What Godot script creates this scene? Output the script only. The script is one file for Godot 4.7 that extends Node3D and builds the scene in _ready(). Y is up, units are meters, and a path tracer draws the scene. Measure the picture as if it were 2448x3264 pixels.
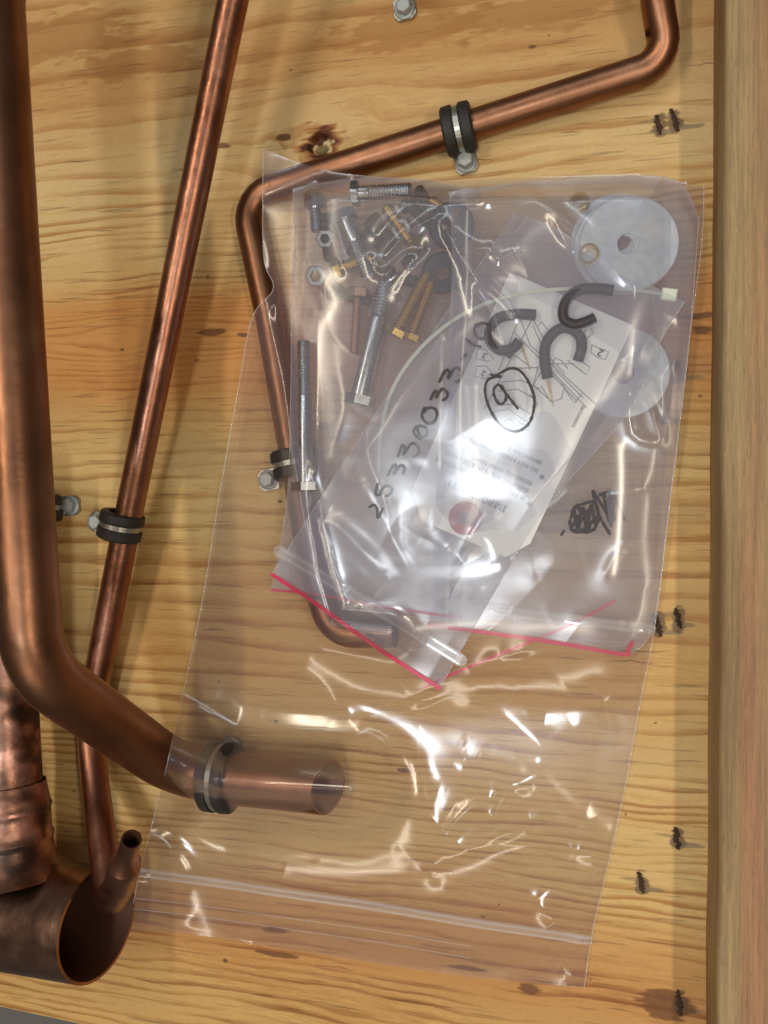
extends Node3D

# ---------------------------------------------------------------- view of the bench
const FOC := 2663.0
const DIST := 0.466
const TILT := 14.0
var cam_pos := Vector3.ZERO
var cam_f := Vector3.ZERO
var cam_r := Vector3.ZERO
var cam_u := Vector3(0, 0, -1)
var M := {}
var rng := RandomNumberGenerator.new()
var nz := FastNoiseLite.new()
var nz2 := FastNoiseLite.new()
var nz3 := FastNoiseLite.new()
var used := {}

func P(px: float, py: float, h: float) -> Vector3:
	var d := cam_f * FOC + cam_r * (px - 1224.0) - cam_u * (py - 1632.0)
	return cam_pos + d * ((h - cam_pos.y) / d.y)

# ---------------------------------------------------------------- naming helpers
func numbered(called: String) -> String:
	var n: int = used.get(called, 0)
	used[called] = n + 1
	return called if n == 0 else "%s_%03d" % [called, n]

func tag(o: Node3D, label: String, category: String, group := "", kind := "") -> void:
	if label: o.set_meta("label", label)
	if category: o.set_meta("category", category)
	if group: o.set_meta("group", group)
	if kind: o.set_meta("kind", kind)

func thing(called: String, label: String, category: String, at := Vector3.ZERO, group := "") -> Node3D:
	var o := Node3D.new()
	o.name = numbered(called)
	add_child(o)
	o.position = at
	tag(o, label, category, group)
	return o

func put(called: String, m: Mesh, mat: Material, parent: Node3D) -> MeshInstance3D:
	var o := MeshInstance3D.new()
	o.name = called if parent != self else numbered(called)
	o.mesh = m
	o.material_override = mat
	parent.add_child(o, true)
	return o

# ---------------------------------------------------------------- mesh helpers (world space; parents sit at their base, so offsets are taken off)
func commit(st: SurfaceTool) -> ArrayMesh:
	return st.commit()

func grid_mesh(pts: PackedVector3Array, uvs: PackedVector2Array, nu: int, nv: int, off := Vector3.ZERO, flip := false) -> ArrayMesh:
	# pts is (nv+1) rows of (nu+1); smooth normals from neighbours
	var w := nu + 1
	var nrm := PackedVector3Array()
	nrm.resize(pts.size())
	for j in nv + 1:
		for i in w:
			var a: Vector3 = pts[j * w + mini(i + 1, nu)] - pts[j * w + maxi(i - 1, 0)]
			var b: Vector3 = pts[mini(j + 1, nv) * w + i] - pts[maxi(j - 1, 0) * w + i]
			var n := b.cross(a).normalized()
			nrm[j * w + i] = -n if flip else n
	var idx := PackedInt32Array()
	idx.resize(nu * nv * 6)
	var k := 0
	for j in nv:
		for i in nu:
			var p := j * w + i
			var q := [p, p + 1, p + w, p + 1, p + w + 1, p + w] if not flip else [p, p + w, p + 1, p + 1, p + w, p + w + 1]
			for t in 6:
				idx[k + t] = q[t]
			k += 6
	var own := PackedVector3Array()
	own.resize(pts.size())
	for i in pts.size():
		own[i] = pts[i] - off
	var arr := []
	arr.resize(Mesh.ARRAY_MAX)
	arr[Mesh.ARRAY_VERTEX] = own
	arr[Mesh.ARRAY_NORMAL] = nrm
	if uvs.size(): arr[Mesh.ARRAY_TEX_UV] = uvs
	arr[Mesh.ARRAY_INDEX] = idx
	var m := ArrayMesh.new()
	m.add_surface_from_arrays(Mesh.PRIMITIVE_TRIANGLES, arr)
	return m

func bend(corners: Array, radii: Array, step := 0.004) -> PackedVector3Array:
	# polyline with rounded corners
	var out := PackedVector3Array()
	out.append(corners[0])
	for i in range(1, corners.size() - 1):
		var p: Vector3 = corners[i]
		var a: Vector3 = (corners[i - 1] - p).normalized()
		var b: Vector3 = (corners[i + 1] - p).normalized()
		var half := a.angle_to(b) / 2.0
		var r: float = radii[i - 1]
		if r <= 0.0 or half > 1.56:
			out.append(p)
			continue
		var cut := minf(r / tan(half), minf(p.distance_to(corners[i - 1]), p.distance_to(corners[i + 1])) * 0.49)
		r = cut * tan(half)
		var c := p + (a + b).normalized() * (r / sin(half))
		var s := p + a * cut - c
		var e := p + b * cut - c
		var ang := s.angle_to(e)
		var n := maxi(6, int(ang * r / step))
		var axis := s.cross(e).normalized()
		for k in n + 1:
			out.append(c + s.rotated(axis, ang * k / n))
	out.append(corners[-1])
	return out

func densify(pts: PackedVector3Array, step: float) -> PackedVector3Array:
	var out := PackedVector3Array()
	for i in pts.size() - 1:
		var n := maxi(1, int(pts[i].distance_to(pts[i + 1]) / step))
		for k in n:
			out.append(pts[i].lerp(pts[i + 1], float(k) / n))
	out.append(pts[-1])
	return out

# tube: radius profile by Callable(t along length in metres, total)->float or constant; wall>0 gives an open end with thickness
func tube(st: SurfaceTool, pts: PackedVector3Array, rad, seg := 28, close_a := true, close_b := true, off := Vector3.ZERO, end_shear := Vector3.ZERO) -> Array:
	var rings := []
	var t := (pts[1] - pts[0]).normalized()
	var n := t.cross(Vector3.UP if absf(t.y) < 0.9 else Vector3.RIGHT).normalized()
	var total := 0.0
	for i in pts.size() - 1: total += pts[i].distance_to(pts[i + 1])
	var s := 0.0
	for i in pts.size():
		var t2 := (pts[mini(i + 1, pts.size() - 1)] - pts[maxi(i - 1, 0)]).normalized()
		if i > 0:
			s += pts[i].distance_to(pts[i - 1])
			var ax := t.cross(t2)
			if ax.length() > 1e-6: n = n.rotated(ax.normalized(), t.angle_to(t2))
		t = t2
		n = (n - t * n.dot(t)).normalized()
		var b := t.cross(n)
		var r: float = rad.call(s, total) if rad is Callable else rad
		var ring := PackedVector3Array()
		for k in seg:
			var a := TAU * k / seg
			var v := n * cos(a) * r + b * sin(a) * r
			var q := pts[i] + v
			if end_shear != Vector3.ZERO and i == pts.size() - 1:
				q += t * v.dot(end_shear)
			ring.append(q - off)
		rings.append(ring)
	st.set_smooth_group(0)
	for i in rings.size() - 1:
		for k in seg:
			var k2 := (k + 1) % seg
			var a: Vector3 = rings[i][k]
			var b: Vector3 = rings[i][k2]
			var c: Vector3 = rings[i + 1][k2]
			var d: Vector3 = rings[i + 1][k]
			for v in [a, b, c, a, c, d]: st.add_vertex(v)
	st.set_smooth_group(-1)
	for side in 2:
		if (side == 0 and close_a) or (side == 1 and close_b):
			var ring: PackedVector3Array = rings[0] if side == 0 else rings[-1]
			for k in range(1, seg - 1):
				if side == 0:
					st.add_vertex(ring[0]); st.add_vertex(ring[k + 1]); st.add_vertex(ring[k])
				else:
					st.add_vertex(ring[0]); st.add_vertex(ring[k]); st.add_vertex(ring[k + 1])
	return rings

func done(st: SurfaceTool) -> ArrayMesh:
	st.generate_normals()
	return st.commit()

func new_st() -> SurfaceTool:
	var st := SurfaceTool.new()
	st.begin(Mesh.PRIMITIVE_TRIANGLES)
	return st

# a pipe with an open end b: outer wall, rim and inner wall back to depth
func open_pipe(pts: PackedVector3Array, rad, wall: float, inside: float, seg := 40, off := Vector3.ZERO, shear := Vector3.ZERO) -> Array:
	var st := new_st()
	var outer := tube(st, pts, rad, seg, true, false, off, shear)
	var last: PackedVector3Array = outer[-1]
	var c := Vector3.ZERO
	for v in last: c += v
	c /= seg
	var inner := PackedVector3Array()
	for v in last: inner.append(c + (v - c) * (1.0 - wall / (v - c).length()))
	st.set_smooth_group(-1)
	for k in seg:
		var k2 := (k + 1) % seg
		for v in [last[k], last[k2], inner[k2], last[k], inner[k2], inner[k]]: st.add_vertex(v)
	var body := done(st)
	var st2 := new_st()
	var dir := (pts[-1] - pts[-2]).normalized()
	var back := PackedVector3Array()
	for v in inner: back.append(v - dir * inside)
	st2.set_smooth_group(0)
	for k in seg:
		var k2 := (k + 1) % seg
		for v in [inner[k], inner[k2], back[k2], inner[k], back[k2], back[k]]: st2.add_vertex(v)
	st2.set_smooth_group(-1)
	for k in range(1, seg - 1):
		st2.add_vertex(back[0]); st2.add_vertex(back[k]); st2.add_vertex(back[k + 1])
	return [body, done(st2)]

# profile of (radius, height) points turned round an axis through c
func lathe(st: SurfaceTool, c: Vector3, axis: Vector3, prof: Array, seg := 32, smooth := 0, sides := 0, squash := 1.0) -> void:
	axis = axis.normalized()
	var n := axis.cross(Vector3.FORWARD if absf(axis.z) < 0.9 else Vector3.RIGHT).normalized()
	var b := axis.cross(n)
	if sides: seg = sides
	for i in prof.size() - 1:
		st.set_smooth_group(smooth if not sides else -1)
		for k in seg:
			var a0 := TAU * k / seg
			var a1 := TAU * (k + 1) / seg
			var d0 := n * cos(a0) + b * sin(a0) * squash
			var d1 := n * cos(a1) + b * sin(a1) * squash
			var p: Array = prof[i]
			var q: Array = prof[i + 1]
			var v0: Vector3 = c + d0 * p[0] + axis * p[1]
			var v1: Vector3 = c + d1 * p[0] + axis * p[1]
			var v2: Vector3 = c + d1 * q[0] + axis * q[1]
			var v3: Vector3 = c + d0 * q[0] + axis * q[1]
			for v in [v0, v1, v2, v0, v2, v3]: st.add_vertex(v)

func box_oriented(st: SurfaceTool, c: Vector3, x: Vector3, y: Vector3, z: Vector3, bevel := 0.0) -> void:
	# half extents x y z; the top edges bevelled
	st.set_smooth_group(-1)
	var e := 1.0 - bevel
	var lo := [-x - y - z, x - y - z, x - y + z, -x - y + z]
	var mid := [-x + y * e - z, x + y * e - z, x + y * e + z, -x + y * e + z]
	var kx := 1.0 - bevel * y.length() / x.length()
	var kz := 1.0 - bevel * y.length() / z.length()
	var hi := [-x * kx + y - z * kz, x * kx + y - z * kz, x * kx + y + z * kz, -x * kx + y + z * kz]
	var layers := [lo, mid, hi] if bevel > 0.0 else [lo, hi]
	for i in layers.size() - 1:
		for k in 4:
			var k2 := (k + 1) % 4
			for v in [layers[i][k], layers[i][k2], layers[i + 1][k2], layers[i][k], layers[i + 1][k2], layers[i + 1][k]]:
				st.add_vertex(c + v)
	for v in [hi[0], hi[1], hi[2], hi[0], hi[2], hi[3], lo[0], lo[2], lo[1], lo[0], lo[3], lo[2]]:
		st.add_vertex(c + v)

func smooth2(pts: Array, n := 6) -> PackedVector2Array:
	# Catmull-Rom through 2-D points
	var out := PackedVector2Array()
	for i in pts.size() - 1:
		var p0: Vector2 = pts[maxi(i - 1, 0)]
		var p1: Vector2 = pts[i]
		var p2: Vector2 = pts[i + 1]
		var p3: Vector2 = pts[mini(i + 2, pts.size() - 1)]
		for k in n:
			out.append(p1.cubic_interpolate(p2, p0, p3, float(k) / n))
	out.append(pts[-1])
	return out

func v2s(flat: Array) -> Array:
	var out := []
	for i in range(0, flat.size(), 2):
		out.append(Vector2(flat[i], flat[i + 1]))
	return out

# flat ribbon of a pen or print stroke, laid on a surface given by at(px, py) -> Vector3; widths in photograph units
func stroke(st: SurfaceTool, line: PackedVector2Array, width: float, at: Callable, lift: float, uneven := 0.0) -> void:
	st.set_smooth_group(-1)
	var n := line.size()
	var up := Vector3.UP * lift
	var L := []
	var R := []
	for i in n:
		var t := (line[mini(i + 1, n - 1)] - line[maxi(i - 1, 0)]).normalized()
		var s := Vector2(-t.y, t.x) * width * 0.5 * (1.0 + uneven * nz.get_noise_2d(line[i].x * 6.0, line[i].y * 6.0))
		var l: Vector2 = line[i] + s
		var r: Vector2 = line[i] - s
		L.append(at.call(l.x, l.y) + up)
		R.append(at.call(r.x, r.y) + up)
	for i in n - 1:
		for v in [L[i], R[i], R[i + 1], L[i], R[i + 1], L[i + 1]]: st.add_vertex(v)
	for e in [0, n - 1]:
		var c: Vector3 = at.call(line[e].x, line[e].y) + up
		for k in 8:
			var a := TAU * k / 8.0
			var b := TAU * (k + 1) / 8.0
			var p: Vector3 = at.call(line[e].x + cos(a) * width * 0.5, line[e].y + sin(a) * width * 0.5) + up
			var q: Vector3 = at.call(line[e].x + cos(b) * width * 0.5, line[e].y + sin(b) * width * 0.5) + up
			st.add_vertex(c); st.add_vertex(p); st.add_vertex(q)

# ---------------------------------------------------------------- materials
func mat(called: String, c: Color, rough: float, metal := 0.0) -> StandardMaterial3D:
	var m := StandardMaterial3D.new()
	m.resource_name = called
	m.albedo_color = c
	m.roughness = rough
	m.metallic = metal
	m.cull_mode = BaseMaterial3D.CULL_DISABLED
	M[called] = m
	return m

func noise_tex(stops: Array, freq: float, seed: int, size := 512, octaves := 5, warp := 0.0) -> NoiseTexture2D:
	var n := FastNoiseLite.new()
	n.seed = seed
	n.frequency = freq
	n.noise_type = FastNoiseLite.TYPE_SIMPLEX_SMOOTH
	n.fractal_octaves = octaves
	if warp > 0.0:
		n.domain_warp_enabled = true
		n.domain_warp_amplitude = warp
		n.domain_warp_frequency = freq
	var t := NoiseTexture2D.new()
	t.width = size
	t.height = size
	t.seamless = true
	t.noise = n
	if stops.size():
		var g := Gradient.new()
		g.offsets = PackedFloat32Array()
		var off := PackedFloat32Array()
		var col := PackedColorArray()
		for s in stops:
			off.append(s[0])
			col.append(s[1])
		g.offsets = off
		g.colors = col
		t.color_ramp = g
	return t

func rgb(r: int, g: int, b: int) -> Color:
	return Color(r / 255.0, g / 255.0, b / 255.0)

func copper(called: String, stops: Array, seed: int, rlo: float, rhi: float, scale := 9.0, octaves := 6, warp := 30.0) -> void:
	var m := mat(called, Color.WHITE, 1.0, 1.0)
	m.albedo_texture = noise_tex(stops, 0.006, seed, 512, octaves, warp)
	m.roughness_texture = noise_tex([[0.0, Color(rlo, rlo, rlo)], [1.0, Color(rhi, rhi, rhi)]], 0.012, seed + 7, 512, 5)
	m.uv1_triplanar = true
	m.uv1_world_triplanar = true
	m.uv1_scale = Vector3(scale, scale, scale)
	m.heightmap_enabled = true
	m.heightmap_texture = noise_tex([], 0.02, seed + 3, 512, 4)
	m.heightmap_scale = 0.02

func film(called: String, c: Color, rough := 0.08) -> void:
	var m := mat(called, c, rough)
	m.transparency = BaseMaterial3D.TRANSPARENCY_ALPHA
	m.metallic_specular = 0.5

func materials() -> void:
	var fresh := [[0.0, rgb(119, 78, 59)], [0.35, rgb(145, 96, 76)], [0.6, rgb(156, 109, 87)], [1.0, rgb(165, 120, 97)]]
	var dull := [[0.0, rgb(117, 81, 60)], [0.3, rgb(134, 95, 71)], [0.5, rgb(145, 102, 77)], [0.7, rgb(151, 106, 80)], [1.0, rgb(168, 126, 99)]]
	var burnt := [[0.0, rgb(46, 42, 40)], [0.36, rgb(92, 70, 60)], [0.5, rgb(142, 98, 78)], [0.62, rgb(184, 136, 118)], [1.0, rgb(204, 160, 146)]]
	var header := [[0.0, rgb(110, 82, 70)], [0.4, rgb(146, 112, 96)], [0.65, rgb(164, 126, 108)], [1.0, rgb(176, 140, 112)]]
	copper("copper_fresh", fresh, 3, 0.26, 0.46)
	copper("copper_dull", dull, 11, 0.34, 0.46, 6.0, 4, 16.0)
	copper("copper_burnt", burnt, 23, 0.25, 0.6, 12.0, 3, 8.0)
	copper("copper_header", header, 31, 0.2, 0.44)
	M.copper_burnt.heightmap_scale = 0.03
	mat("pipe_inside", rgb(150, 106, 86), 0.5, 0.9)
	mat("zinc", rgb(196, 202, 208), 0.28, 1.0)
	var z: StandardMaterial3D = M.zinc
	z.roughness = 1.0
	z.roughness_texture = noise_tex([[0.0, Color(0.18, 0.18, 0.18)], [1.0, Color(0.42, 0.42, 0.42)]], 0.03, 77, 256, 4)
	z.uv1_triplanar = true
	z.uv1_world_triplanar = true
	z.uv1_scale = Vector3(30, 30, 30)
	var w := mat("washer_zinc", Color.WHITE, 1.0, 0.6)
	w.albedo_texture = noise_tex([[0.0, rgb(206, 216, 228)], [0.5, rgb(218, 224, 230)], [1.0, rgb(230, 232, 226)]], 0.01, 55, 256, 4)
	w.roughness_texture = noise_tex([[0.0, Color(0.28, 0.28, 0.28)], [1.0, Color(0.44, 0.44, 0.44)]], 0.05, 56, 256, 4)
	w.uv1_triplanar = true
	w.uv1_world_triplanar = true
	w.uv1_scale = Vector3(12, 12, 12)
	mat("zinc_grey", rgb(168, 172, 170), 0.5, 0.55)
	mat("yellow_zinc", rgb(198, 168, 92), 0.3, 1.0)
	mat("dull_zinc", rgb(88, 76, 50), 0.55, 0.35)
	mat("pink_zinc", rgb(206, 170, 150), 0.35, 1.0)
	mat("strap_metal", rgb(170, 170, 162), 0.38, 0.9)
	mat("rubber", rgb(38, 35, 33), 0.6)
	mat("hose_rubber", rgb(34, 34, 42), 0.5)
	mat("paper", rgb(246, 247, 246), 0.85)
	mat("print_ink", rgb(70, 76, 82), 0.9)
	mat("print_line", rgb(160, 164, 168), 0.9)
	mat("patch_red", rgb(186, 132, 142), 0.9)
	mat("marker_ink", rgb(22, 20, 28), 0.5)
	mat("red_line", rgb(206, 52, 88), 0.4)
	mat("tie_plastic", rgb(222, 222, 206), 0.4)
	M.tie_plastic.subsurf_scatter_enabled = true
	M.tie_plastic.subsurf_scatter_strength = 0.3
	mat("rust", rgb(70, 50, 36), 0.8, 0.2)
	mat("floor_grey", rgb(112, 110, 106), 0.9)
	film("film_outer", Color(0.66, 0.58, 0.60, 0.085), 0.15)
	film("film_inner", Color(0.76, 0.78, 0.86, 0.165), 0.21)
	film("film_zip", Color(0.88, 0.88, 0.9, 0.14), 0.25)
	film("film_seam", Color(0.92, 0.92, 0.94, 0.22))

# ---------------------------------------------------------------- wood
const WX0 := -0.42
const WX1 := 0.24
const WZ0 := -0.42
const WZ1 := 0.42
const TEXEL := 0.00045

func ply_material() -> StandardMaterial3D:
	var w := int((WX1 - WX0) / TEXEL)
	var h := int((WZ1 - WZ0) / TEXEL)
	# tone of the veneer across the grain: position, earlywood, latewood, spacing of the rings, contrast
	var keys := [
		[-900, rgb(212, 178, 122), rgb(178, 128, 72), 90.0, 0.9],
		[-100, rgb(206, 168, 110), rgb(172, 122, 68), 84.0, 0.9],
		[150, rgb(196, 152, 94), rgb(166, 114, 62), 96.0, 0.9],
		[290, rgb(206, 168, 112), rgb(174, 124, 70), 70.0, 0.9],
		[480, rgb(216, 184, 128), rgb(180, 134, 80), 58.0, 1.0],
		[680, rgb(216, 184, 126), rgb(174, 126, 72), 36.0, 1.0],
		[840, rgb(210, 172, 110), rgb(166, 116, 62), 22.0, 0.9],
		[930, rgb(202, 144, 80), rgb(168, 106, 50), 19.0, 0.7],
		[1200, rgb(200, 142, 78), rgb(164, 102, 48), 26.0, 0.6],
		[1330, rgb(204, 162, 98), rgb(164, 112, 56), 34.0, 0.7],
		[1480, rgb(212, 178, 116), rgb(172, 126, 70), 40.0, 0.8],
		[1720, rgb(212, 178, 116), rgb(164, 116, 60), 62.0, 0.9],
		[1980, rgb(204, 164, 102), rgb(172, 120, 66), 74.0, 0.8],
		[2200, rgb(206, 168, 106), rgb(166, 116, 60), 50.0, 0.8],
		[2420, rgb(214, 180, 120), rgb(166, 120, 66), 30.0, 1.0],
		[2760, rgb(212, 178, 116), rgb(170, 122, 66), 24.0, 1.0],
		[2930, rgb(204, 156, 94), rgb(164, 108, 54), 40.0, 0.7],
		[3080, rgb(196, 142, 82), rgb(140, 86, 40), 34.0, 0.9],
		[3230, rgb(206, 164, 100), rgb(150, 100, 48), 30.0, 0.9],
		[4200, rgb(212, 176, 114), rgb(164, 116, 60), 60.0, 0.9]]
	var T := 1100
	var t0 := -800.0
	var dt := 5.0
	var ring := PackedFloat32Array()
	var lc := PackedColorArray()
	var dc := PackedColorArray()
	var kc := PackedFloat32Array()
	var acc := 0.0
	var ki := 0
	for i in T:
		var y := t0 + dt * i
		while ki < keys.size() - 2 and y > keys[ki + 1][0]: ki += 1
		var f := clampf((y - keys[ki][0]) / (keys[ki + 1][0] - keys[ki][0]), 0.0, 1.0)
		var wob := 1.0 + 0.45 * nz.get_noise_1d(y * 1.3)
		acc += dt / (lerpf(keys[ki][3], keys[ki + 1][3], f) * wob)
		ring.append(acc)
		lc.append(keys[ki][1].lerp(keys[ki + 1][1], f))
		dc.append(keys[ki][2].lerp(keys[ki + 1][2], f))
		kc.append(lerpf(keys[ki][4], keys[ki + 1][4], f))
	var warp := FastNoiseLite.new()
	warp.seed = 5
	warp.frequency = 0.01
	warp.fractal_octaves = 3
	var fib := FastNoiseLite.new()
	fib.seed = 9
	fib.frequency = 0.05
	fib.fractal_octaves = 3
	var col := PackedByteArray()
	col.resize(w * h * 3)
	var hgt := PackedByteArray()
	hgt.resize(w * h)
	var knot := P(1020, 455, 0)
	var kx := knot.x / 0.000175
	var kz := knot.z / 0.000175 + 1632.0
	var eye := P(330, 1075, 0)
	var ex := eye.x / 0.000175
	var ez := eye.z / 0.000175 + 1632.0
	for j in h:
		var yz := (WZ0 + (j + 0.5) * TEXEL) / 0.000175 + 1632.0
		for i in w:
			var x := (WX0 + (i + 0.5) * TEXEL) / 0.000175
			var y := yz + 30.0 * warp.get_noise_2d(x * 0.09, yz * 0.34) + 5.0 * warp.get_noise_2d(x * 0.35 + 900.0, yz * 1.6) - x * 0.012
			var dx := x - kx
			var dy := yz - kz
			if absf(dx) < 520.0 and absf(dy) < 420.0:
				var e := exp(-(dx * dx / 44000.0 + dy * dy / 22000.0))
				y -= dy * 0.86 * e + 60.0 * e * (0.4 + 0.6 * nz.get_noise_2d(x * 0.7, yz * 0.7))
			dx = x - ex
			dy = yz - ez
			if absf(dx) < 420.0 and absf(dy) < 200.0:
				y -= dy * 0.8 * exp(-(dx * dx / 36000.0 + dy * dy / 5200.0))
			var ti := clampf((y - t0) / dt, 0.0, T - 2.0)
			var ii := int(ti)
			var rf := lerpf(ring[ii], ring[ii + 1], ti - ii)
			var ph := rf - floorf(rf)
			var id := floorf(rf)
			# slow rise to a dark line, then a quick fall, unlike from ring to ring
			var per := 0.55 + 0.9 * nz2.get_noise_2d(id * 37.0, x * 0.12)
			var late := smoothstep(0.35, 0.9, ph) * (1.0 - smoothstep(0.9, 1.0, ph)) * clampf(per, 0.08, 1.0)
			var fb := fib.get_noise_2d(x * 0.16, y * 2.4)
			var fl := fib.get_noise_2d(x * 0.9 + 500.0, yz * 6.0)
			var blot := nz2.get_noise_2d(x * 0.10 + 300.0, y * 0.32)
			var a := clampf(late * kc[ii] * 1.12 + fb * 0.26 + blot * 0.42, 0.0, 1.0)
			var c: Color = lc[ii].lerp(dc[ii], a)
			var lum := 1.0 + fl * 0.05 + blot * 0.05
			# short dark pores and splits along the grain
			var pore := nz.get_noise_2d(x * 0.22 + 70.0, yz * 8.0)
			if pore > 0.44: lum *= 1.0 - minf((pore - 0.44) * 1.1, 0.2)
			var o := (j * w + i) * 3
			col[o] = clampi(int(c.r * lum * 255.0), 0, 255)
			col[o + 1] = clampi(int(c.g * lum * 255.0), 0, 255)
			col[o + 2] = clampi(int(c.b * lum * 255.0), 0, 255)
			hgt[j * w + i] = clampi(int(150.0 - a * 60.0 + fl * 40.0 + fb * 40.0 - (60.0 if pore > 0.52 else 0.0)), 0, 255)
	var im := Image.create_from_data(w, h, false, Image.FORMAT_RGB8, col)
	var hm := Image.create_from_data(w, h, false, Image.FORMAT_L8, hgt)
	# marks that lie in the wood: rust bleed at the staples, resin round the knot, splits, specks
	for s in staple_spots():
		smear(im, s[0], s[1], 22.0, 38.0, rgb(104, 80, 54), 0.75)
		smear(im, s[0] + 26.0, s[1] + 20.0, 50.0, 8.0, rgb(118, 104, 82), 0.6)
		smear(im, s[0] - 26.0, s[1] - 12.0, 46.0, 6.0, rgb(124, 106, 80), 0.5)
	smear(im, 1020, 452, 74, 62, rgb(150, 92, 48), 0.8)
	smear(im, 1018, 452, 56, 48, rgb(86, 44, 22), 0.95)
	smear(im, 1018, 464, 44, 36, rgb(70, 40, 24), 1.0)
	smear(im, 1032, 452, 32, 17, rgb(210, 186, 136), 1.0)
	smear(im, 1046, 472, 14, 15, rgb(204, 178, 128), 1.0)
	smear(im, 998, 466, 10, 24, rgb(206, 180, 130), 1.0)
	smear(im, 1016, 474, 17, 17, rgb(46, 30, 20), 1.0)
	smear(im, 905, 436, 26, 12, rgb(92, 56, 30), 0.8)
	for q in [[712, 463, 34, 13], [670, 1058, 42, 14], [770, 1066, 20, 10], [1065, 1380, 60, 34], [2235, 1052, 28, 18], [2228, 1002, 60, 10], [1290, 2452, 26, 8], [1685, 3150, 42, 22], [2120, 3200, 90, 46], [870, 2960, 46, 14], [1460, 3080, 90, 7], [890, 3040, 70, 9]]:
		smear(im, q[0], q[1], q[2], q[3], rgb(100, 62, 34), 0.72)
	for q in [[180, 120, 330, 90], [420, 200, 240, 60], [1300, 90, 260, 70], [1700, 40, 300, 60]]:
		smear(im, q[0], q[1], q[2], q[3], rgb(166, 116, 62), 0.6)
	for q in [[620, 1450, 120, 90], [640, 1320, 90, 40], [2180, 1640, 80, 60], [2200, 1180, 60, 70]]:
		smear(im, q[0], q[1], q[2], q[3], rgb(160, 132, 90), 0.22)
	var r2 := RandomNumberGenerator.new()
	r2.seed = 41
	for k in 40:
		var d := r2.randf_range(3.0, 7.0)
		smear(im, r2.randf_range(-300, 2250), r2.randf_range(-200, 3300), d * r2.randf_range(1.0, 2.2), d, rgb(84, 58, 34), r2.randf_range(0.35, 0.8))
	for k in 46:
		split(im, hm, r2.randf_range(-200, 2250), r2.randf_range(-100, 3300), r2.randf_range(40, 170), r2)
	for y in [3010, 3075, 3120, 3180, 2140, 2060, 1405, 1475, 1740]:
		split(im, hm, r2.randf_range(500, 2050), y, r2.randf_range(120, 260), r2)
	var m := mat("plywood", Color.WHITE, 0.62)
	m.albedo_texture = ImageTexture.create_from_image(im)
	m.heightmap_enabled = true
	m.heightmap_texture = ImageTexture.create_from_image(hm)
	m.heightmap_scale = 0.05
	m.texture_repeat = false
	m.metallic_specular = 0.42
	return m

func texel(px: float, py: float) -> Vector2:
	var p := P(px, py, 0)
	return Vector2((p.x - WX0) / TEXEL, (p.z - WZ0) / TEXEL)

# a ragged-edged stain drawn out along the grain
func smear(im: Image, px: float, py: float, rx: float, ry: float, c: Color, amount: float) -> void:
	var t := texel(px, py)
	var kx := rx * 0.000175 / TEXEL
	var ky := ry * 0.000175 / TEXEL
	for j in range(int(t.y - ky * 1.7), int(t.y + ky * 1.7) + 1):
		for i in range(int(t.x - kx * 1.7), int(t.x + kx * 1.7) + 1):
			if i < 0 or j < 0 or i >= im.get_width() or j >= im.get_height(): continue
			var u := (i - t.x) / kx
			var v := (j - t.y) / ky
			var n := nz.get_noise_2d(i * 1.6, j * 9.0) * 0.55 + nz2.get_noise_2d(i * 3.0, j * 6.0) * 0.35
			var d := sqrt(u * u + v * v) + n
			var a := amount * (1.0 - smoothstep(0.72, 1.06, d))
			if a > 0.01: im.set_pixel(i, j, im.get_pixel(i, j).lerp(c, a))

func split(im: Image, hm: Image, px: float, py: float, length: float, r2: RandomNumberGenerator) -> void:
	var t := texel(px, py)
	var n := int(length * 0.000175 / TEXEL)
	var y := t.y
	var deep := r2.randf_range(0.3, 0.75)
	for k in n:
		y += r2.randf_range(-0.35, 0.35)
		var i := int(t.x) + k
		var j := int(y)
		if i < 0 or j < 0 or i >= im.get_width() or j + 1 >= im.get_height(): continue
		var f := deep * sin(PI * k / n)
		im.set_pixel(i, j, im.get_pixel(i, j).lerp(rgb(70, 46, 26), f))
		hm.set_pixel(i, j, Color(0.1, 0.1, 0.1))

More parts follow.
